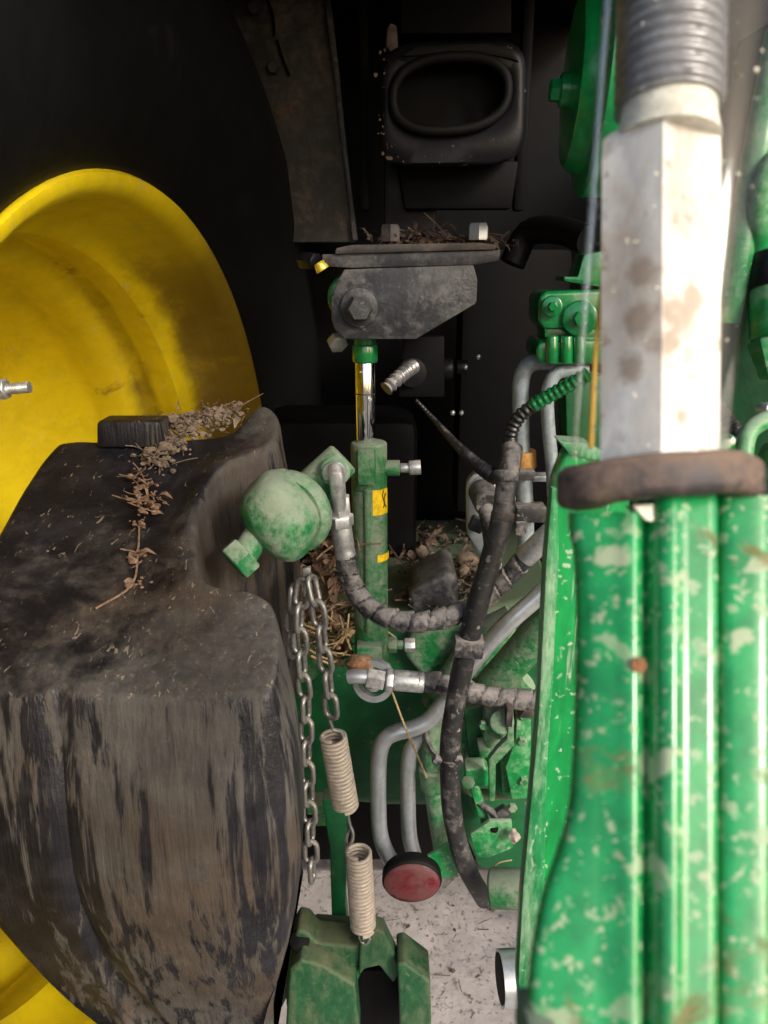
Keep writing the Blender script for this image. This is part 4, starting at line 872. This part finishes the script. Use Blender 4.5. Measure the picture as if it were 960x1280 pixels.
MB().blob(Q(643, 1045, .955), (.008, .008, .012), 3, .4).build('soil_lump', 'stone', lb)
bs = thing('green_boss', 'dusty green round boss low on the tall panel', 'boss', Q(632, 1135, .9))
MB().cyl(Q(612, 1110, .9), Q(700, 1112, .88), SQ(24, 640, 1110, .9), seg=30).build('boss_body', 'green_dusty', bs)
rl = thing('steel_roller', 'grey steel tube end low at the right above the concrete', 'roller', Q(645, 1255, .84))
MB().lathe([(0, SQ(28, 640, 1222, .84)), (0, SQ(33, 640, 1222, .84)), (.1, SQ(33, 640, 1222, .84))], Q(625, 1223, .84), Vector((1, .05, 0)), 36).build('tube_body', 'galv', rl)
MB().lathe([(-.001, SQ(29, 640, 1222, .84)), (.006, SQ(29, 640, 1222, .84))], Q(625, 1223, .84), Vector((1, .05, 0)), 36).build('tube_bore', 'shade_black', rl)
MB().tube([Q(640, 1075, .93), Q(625, 1078, .93), Q(614, 1086, .93)], .0012, 6).build('straw', 'straw', label='short yellow stalk under the drilled green tab', cat='straw')

# ================================================================== TALL GREEN PANEL
gpn = thing('tall_panel', 'tall bright green side panel with scuffed dusty left edge', 'panel', Q(700, 1240, .66))
Yp = .62
pts = [(708, 560), (738, 562), (790, 590), (800, 1300), (652, 1300), (646, 1225), (652, 1120), (672, 900), (682, 700), (692, 600)]
MB().prism([Q(x, y, Yp) for x, y in pts], YV * .022, .009, 4).build('panel_body', 'green_panel', gpn, 50)
MB().prism([Q(x, y, Yp - .0025) for x, y in ((690, 610), (698, 612), (699, 700), (691, 860), (684, 960), (682, 1060), (680, 1120), (690, 1300), (653, 1300), (648, 1225), (653, 1120), (673, 900), (683, 700))], YV * .012, .002, 2).build('scuffed_edge', 'green_scuffed', gpn)
MB().prism([Q(x, y, Yp - .003) for x, y in ((700, 553), (738, 556), (762, 572), (758, 580), (712, 568))], YV * .03, .002).build('top_lip', 'green_scuffed', gpn)

# ================================================================== NEAR LIFT LINK: threaded rod, hex bar, cuff, ribbed green body
D = .36; sx = lambda n: SPx(n, D)
ll = thing('lift_link', 'blurred near lift link: threaded rod, pale hex bar and rusty cuff above ribbed green body', 'lift link', P(820, 1300, D))
def thr(d, a):
    ph = ((d / sx(15)) + a / (2 * math.pi)) % 1
    return sx(67) * (1 - .075 * (1 - abs(2 * ph - 1)))
MB().tube([P(842, -160, D), P(836, 135, D)], sx(67), 40, True, sx(2), thr).build('threaded_rod', 'thread', ll, 60)
MB().lathe([(0, sx(54)), (sx(3), sx(57)), (sx(20), sx(58)), (sx(38), sx(62)), (sx(46), sx(64))], P(836, 130, D), P(834, 172, D) - P(836, 130, D), 40).build('collar', 'collar', ll)
def hexring(py, sc_=1., dx=0, cx=824):
    base = ((755, 6), (811, -52), (893, -22), (899, 18), (850, 58), (785, 52))
    return [P(cx + (x - 824) * sc_ + dx, py, D) + FWD * sx(z) * sc_ for x, z in base]
hb = MB(); hb.rings([hexring(164, .86), hexring(172, .98, -1), hexring(200, 1, -1), hexring(580, 1.0, -3)])
hb.build('hex_bar', 'hex', ll, 20)
def stains(m, pts, col, org):
    t = m.node_tree; b = t.nodes['Principled BSDF']; L = t.links; tc = t.nodes.new('ShaderNodeTexCoord').outputs['Object']; acc = None
    for p, r in pts:
        v = t.nodes.new('ShaderNodeVectorMath'); v.operation = 'DISTANCE'; L.new(tc, v.inputs[0]); v.inputs[1].default_value = p - org
        g = step(t, mathn(t, 'ADD', mathn(t, 'DIVIDE', v.outputs['Value'], r), mathn(t, 'MULTIPLY', tex(t, tc, 95, 6, .7, .4), 1.3)), 1.45, .95)
        acc = g if acc is None else mathn(t, 'MAXIMUM', acc, g)
    src = b.inputs['Base Color'].links[0].from_socket
    L.new(mixc(t, mathn(t, 'MULTIPLY', acc, .75), src, col), b.inputs['Base Color'])
stains(M['hex'], [(P(845, 395, D - .015), .016), (P(868, 372, D - .015), .011), (P(830, 430, D - .015), .012), (P(795, 400, D - .012), .013), (P(785, 460, D - .01), .012), (P(802, 340, D - .012), .012), (P(850, 520, D - .015), .007)], (.24, .155, .09), ROOT[ll.name])
# rubber cuff: a thick wavering ring
cf = MB(); cen = P(824, 598, D); rings = []
for k in range(64):
    a = 2 * math.pi * k / 64; ring = []
    rx, rz = 127, 84
    for (o_, h_) in ((-22, 27), (-8, 26), (-2, 21), (0, 15), (1, -12), (-2, -19), (-7, -23), (-22, -26), (-40, -25), (-40, 26)):
        wv = 3 * math.sin(a + 2.2) - 2.5 * math.sin(2 * a) - 12 * math.cos(a) ** 4 + 2.5 * mnoise.noise(Vector((math.cos(a) * 3, math.sin(a) * 3, o_ * .05)))
        ring.append(cen + XV * sx((rx + o_) * math.cos(a)) + FWD * sx((rz + o_) * math.sin(a)) + UPV * sx(h_ + wv))
    rings.append(ring)
rings.append(rings[0]); cf.rings(rings, True, False); cf.build('cuff', 'cuff', ll, 60)
# ribbed body: section swept down the link
def LB(x, y, z):
    v0 = (640 - 618) / FPX; v = (640 - y) / FPX; d = D * (1 - .30 * v0) / (1 - .30 * v)
    return P(x, y, d) + FWD * SPx(z, d)
def sweep(name, sect, y0, y1, mat, par, dx=lambda y: 0, sc_=lambda y: 1, n=24, cap=True):
    b = MB(); rings = []
    for i in range(n + 1):
        y = y0 + (y1 - y0) * i / n
        rings.append([LB(x + dx(y), y, z * sc_(y)) for x, z in sect])
    b.rings(rings, True, cap); return b.build(name, mat, par, 50)
def arc(cx, r, a0, a1, n=14, sq=1., cz=0):
    return [(cx + r * math.cos(math.radians(a0 + (a1 - a0) * i / n)), cz - sq * r * math.sin(math.radians(a0 + (a1 - a0) * i / n))) for i in range(n + 1)]
def rrect(x0, x1, z0, z1, r):
    p = []
    for cx, cz, a in ((x1 - r, z0 + r, -90), (x1 - r, z1 - r, 0), (x0 + r, z1 - r, 90), (x0 + r, z0 + r, 180)):
        for i in range(8):
            t = math.radians(a + 90 * i / 7); p.append((cx + r * math.cos(t), cz + r * math.sin(t)))
    return p
sweep('tube', [(806, 50), (804, -20), (808, -36), (815, -46), (822, -49), (828, -48), (833, -44), (838, -40.5), (846, -40.5), (866, -43), (872, -43), (876, -41), (880, -38), (883, -33), (885, -26), (886, 50)], 618, 1320, 'green_near', ll)
sweep('tube', [(888, 50), (887.5, -20), (890, -29), (895, -34), (903, -36), (920, -39), (930, -40), (938, -39.5), (944, -37), (950, -31), (955, -20), (957, 0), (957, 50)], 620, 1320, 'green_near', ll)
def body():
    b = MB(); rings = []
    edge = [(630, 712), (660, 712), (690, 719), (760, 722), (860, 721), (940, 718), (1000, 714), (1040, 706), (1075, 694), (1110, 682), (1150, 672), (1190, 665), (1230, 661), (1330, 656)]
    for i in range(60):
        y = 640 + 680 * i / 59
        for (ya, xa), (yb, xb) in zip(edge, edge[1:]):
            if ya <= y <= yb: u_ = (y - ya) / (yb - ya); xl = xa + (xb - xa) * u_
        sect = [(xl, 8), (xl + 4, -4), (xl + 14, -10), (740, -16), (758, -20), (768, -28), (774, -32), (779, -34), (784, -34), (788, -31), (793, -24), (799, -14), (806, -8), (812, -6), (812, 20), (xl + 30, 20), (xl + 4, 14)]
        rings.append([LB(x, y, z) for x, z in sect])
    b.rings(rings); b.build('side_wall', 'green_near', ll, 60)
body()
MB().prism([LB(x, y, -33) for x, y in ((780, 632), (806, 630), (806, 652), (796, 650))], FWD * .012, .001).build('tab', 'collar', ll)
MB().prism([LB(x, y, -46) for x, y in ((655, 1262), (690, 1266), (700, 1300), (650, 1310))], FWD * .03, .002).build('foot', 'green_dusty', ll)
MB().cyl(LB(786, 824, -38.5), LB(786, 824, -35), sx(9), seg=20).build('rust_spot', 'rust', ll)
# clear sleeve round the hex bar
cs = MB(); rings = []
for i in range(40):
    y = -120 + 690 * i / 39; f_ = (y + 120) / 690
    cx = 872 - 66 * f_ ; r = 104 - 16 * f_
    rings.append([P(cx, y, D) + XV * sx(r * math.copysign(abs(math.cos(a)) ** .5, math.cos(a))) + FWD * sx(r * .85 * math.copysign(abs(math.sin(a)) ** .5, math.sin(a)) + 6 * math.cos(a)) for a in [2 * math.pi * (k + .5) / 96 for k in range(96)]])
cs.rings(rings, True, False); cs.build('clear_sleeve', 'clear', label='clear plastic sleeve around the pale hex bar', cat='sleeve', ang=60)
ys = MB(); ys.prism([P(x, y, D + .004) for x, y in ((752, 350), (755, 350), (747, 470), (743, 560), (736, 560), (742, 450))], FWD * .003, .0008)  # added strip imitates yellow reflected in the sleeve
ys.build('yellow_reflection', 'yellow_reflex', label='narrow yellow strip added as a reflection in the left side of the clear sleeve', cat='strip')

# ================================================================== FAR RIGHT GREEN PARTS
fr = thing('right_linkage', 'green castings and looped handle at the right edge beside the sleeve', 'linkage', P(940, 640, .62))
D2 = .62; s3 = lambda n: SPx(n, D2)
def pp(pts, name, mat, d=D2, th=.02, bv=.003): MB().prism([P(x, y, d) for x, y in pts], FWD * th, bv, 2).build(name, mat, fr)
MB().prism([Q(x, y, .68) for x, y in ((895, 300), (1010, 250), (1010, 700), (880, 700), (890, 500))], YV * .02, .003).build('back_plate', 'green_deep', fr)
MB().tube([P(975, 40, D2 - .02), P(962, 110, D2 - .02), P(948, 180, D2 - .02), P(935, 250, D2 - .01), P(922, 330, D2), P(908, 400, D2 + .02)], s3(17), 18).build('arm', 'green', fr, 60)
MB().tube([P(990, 190, D2 - .03), P(962, 215, D2 - .03), P(950, 260, D2 - .02), P(952, 320, D2)], s3(16), 18).build('elbow', 'green', fr, 60)
MB().cyl(P(972, 318, D2), P(972, 362, D2), s3(38), seg=28).build('black_band', 'black', fr)
MB().cyl(P(973, 358, D2), P(973, 425, D2), s3(34), seg=28).build('cylinder_end', 'green', fr)
MB().cyl(P(973, 424, D2), P(975, 472, D2), s3(36), s3(24), seg=6).build('hex_end', 'green', fr)
MB().cyl(P(950, 512, D2), P(965, 512, D2 - .01), s3(9), seg=12).build('pin', 'galv', fr)
MB().tube([P(985, 520, D2 - .02), P(955, 526, D2 - .02), P(934, 545, D2 - .02), P(930, 590, D2 - .02), P(934, 660, D2 - .02)], s3(11), 16).build('loop_handle', 'green', fr)
MB().cyl(P(955, 575, D2), P(990, 580, D2), s3(24), seg=24).build('knob', 'green', fr)
MB().tube([P(890, 505, D2 + .03), P(905, 520, D2 + .03), P(925, 545, D2 + .03)], s3(10), 14, True, .0012, ribfun(s3(10), .006)).build('ribbed_lead', 'conduit', fr)
MB().cyl(P(893, 560, D2 + .04), P(905, 562, D2 + .02), s3(22), seg=24).build('boss', 'green_wet', fr)
# loose bits on the concrete
def floor_pt():
    return Vector((rnd.uniform(-.2, .3), rnd.uniform(1.1, 1.6), rnd.uniform(.004, .008))), ZV
litter('leaf_litter', floor_pt, 70, .018, 'leafdark', 'scattered bits of straw and soil lying on the concrete', .5, .35, .15)
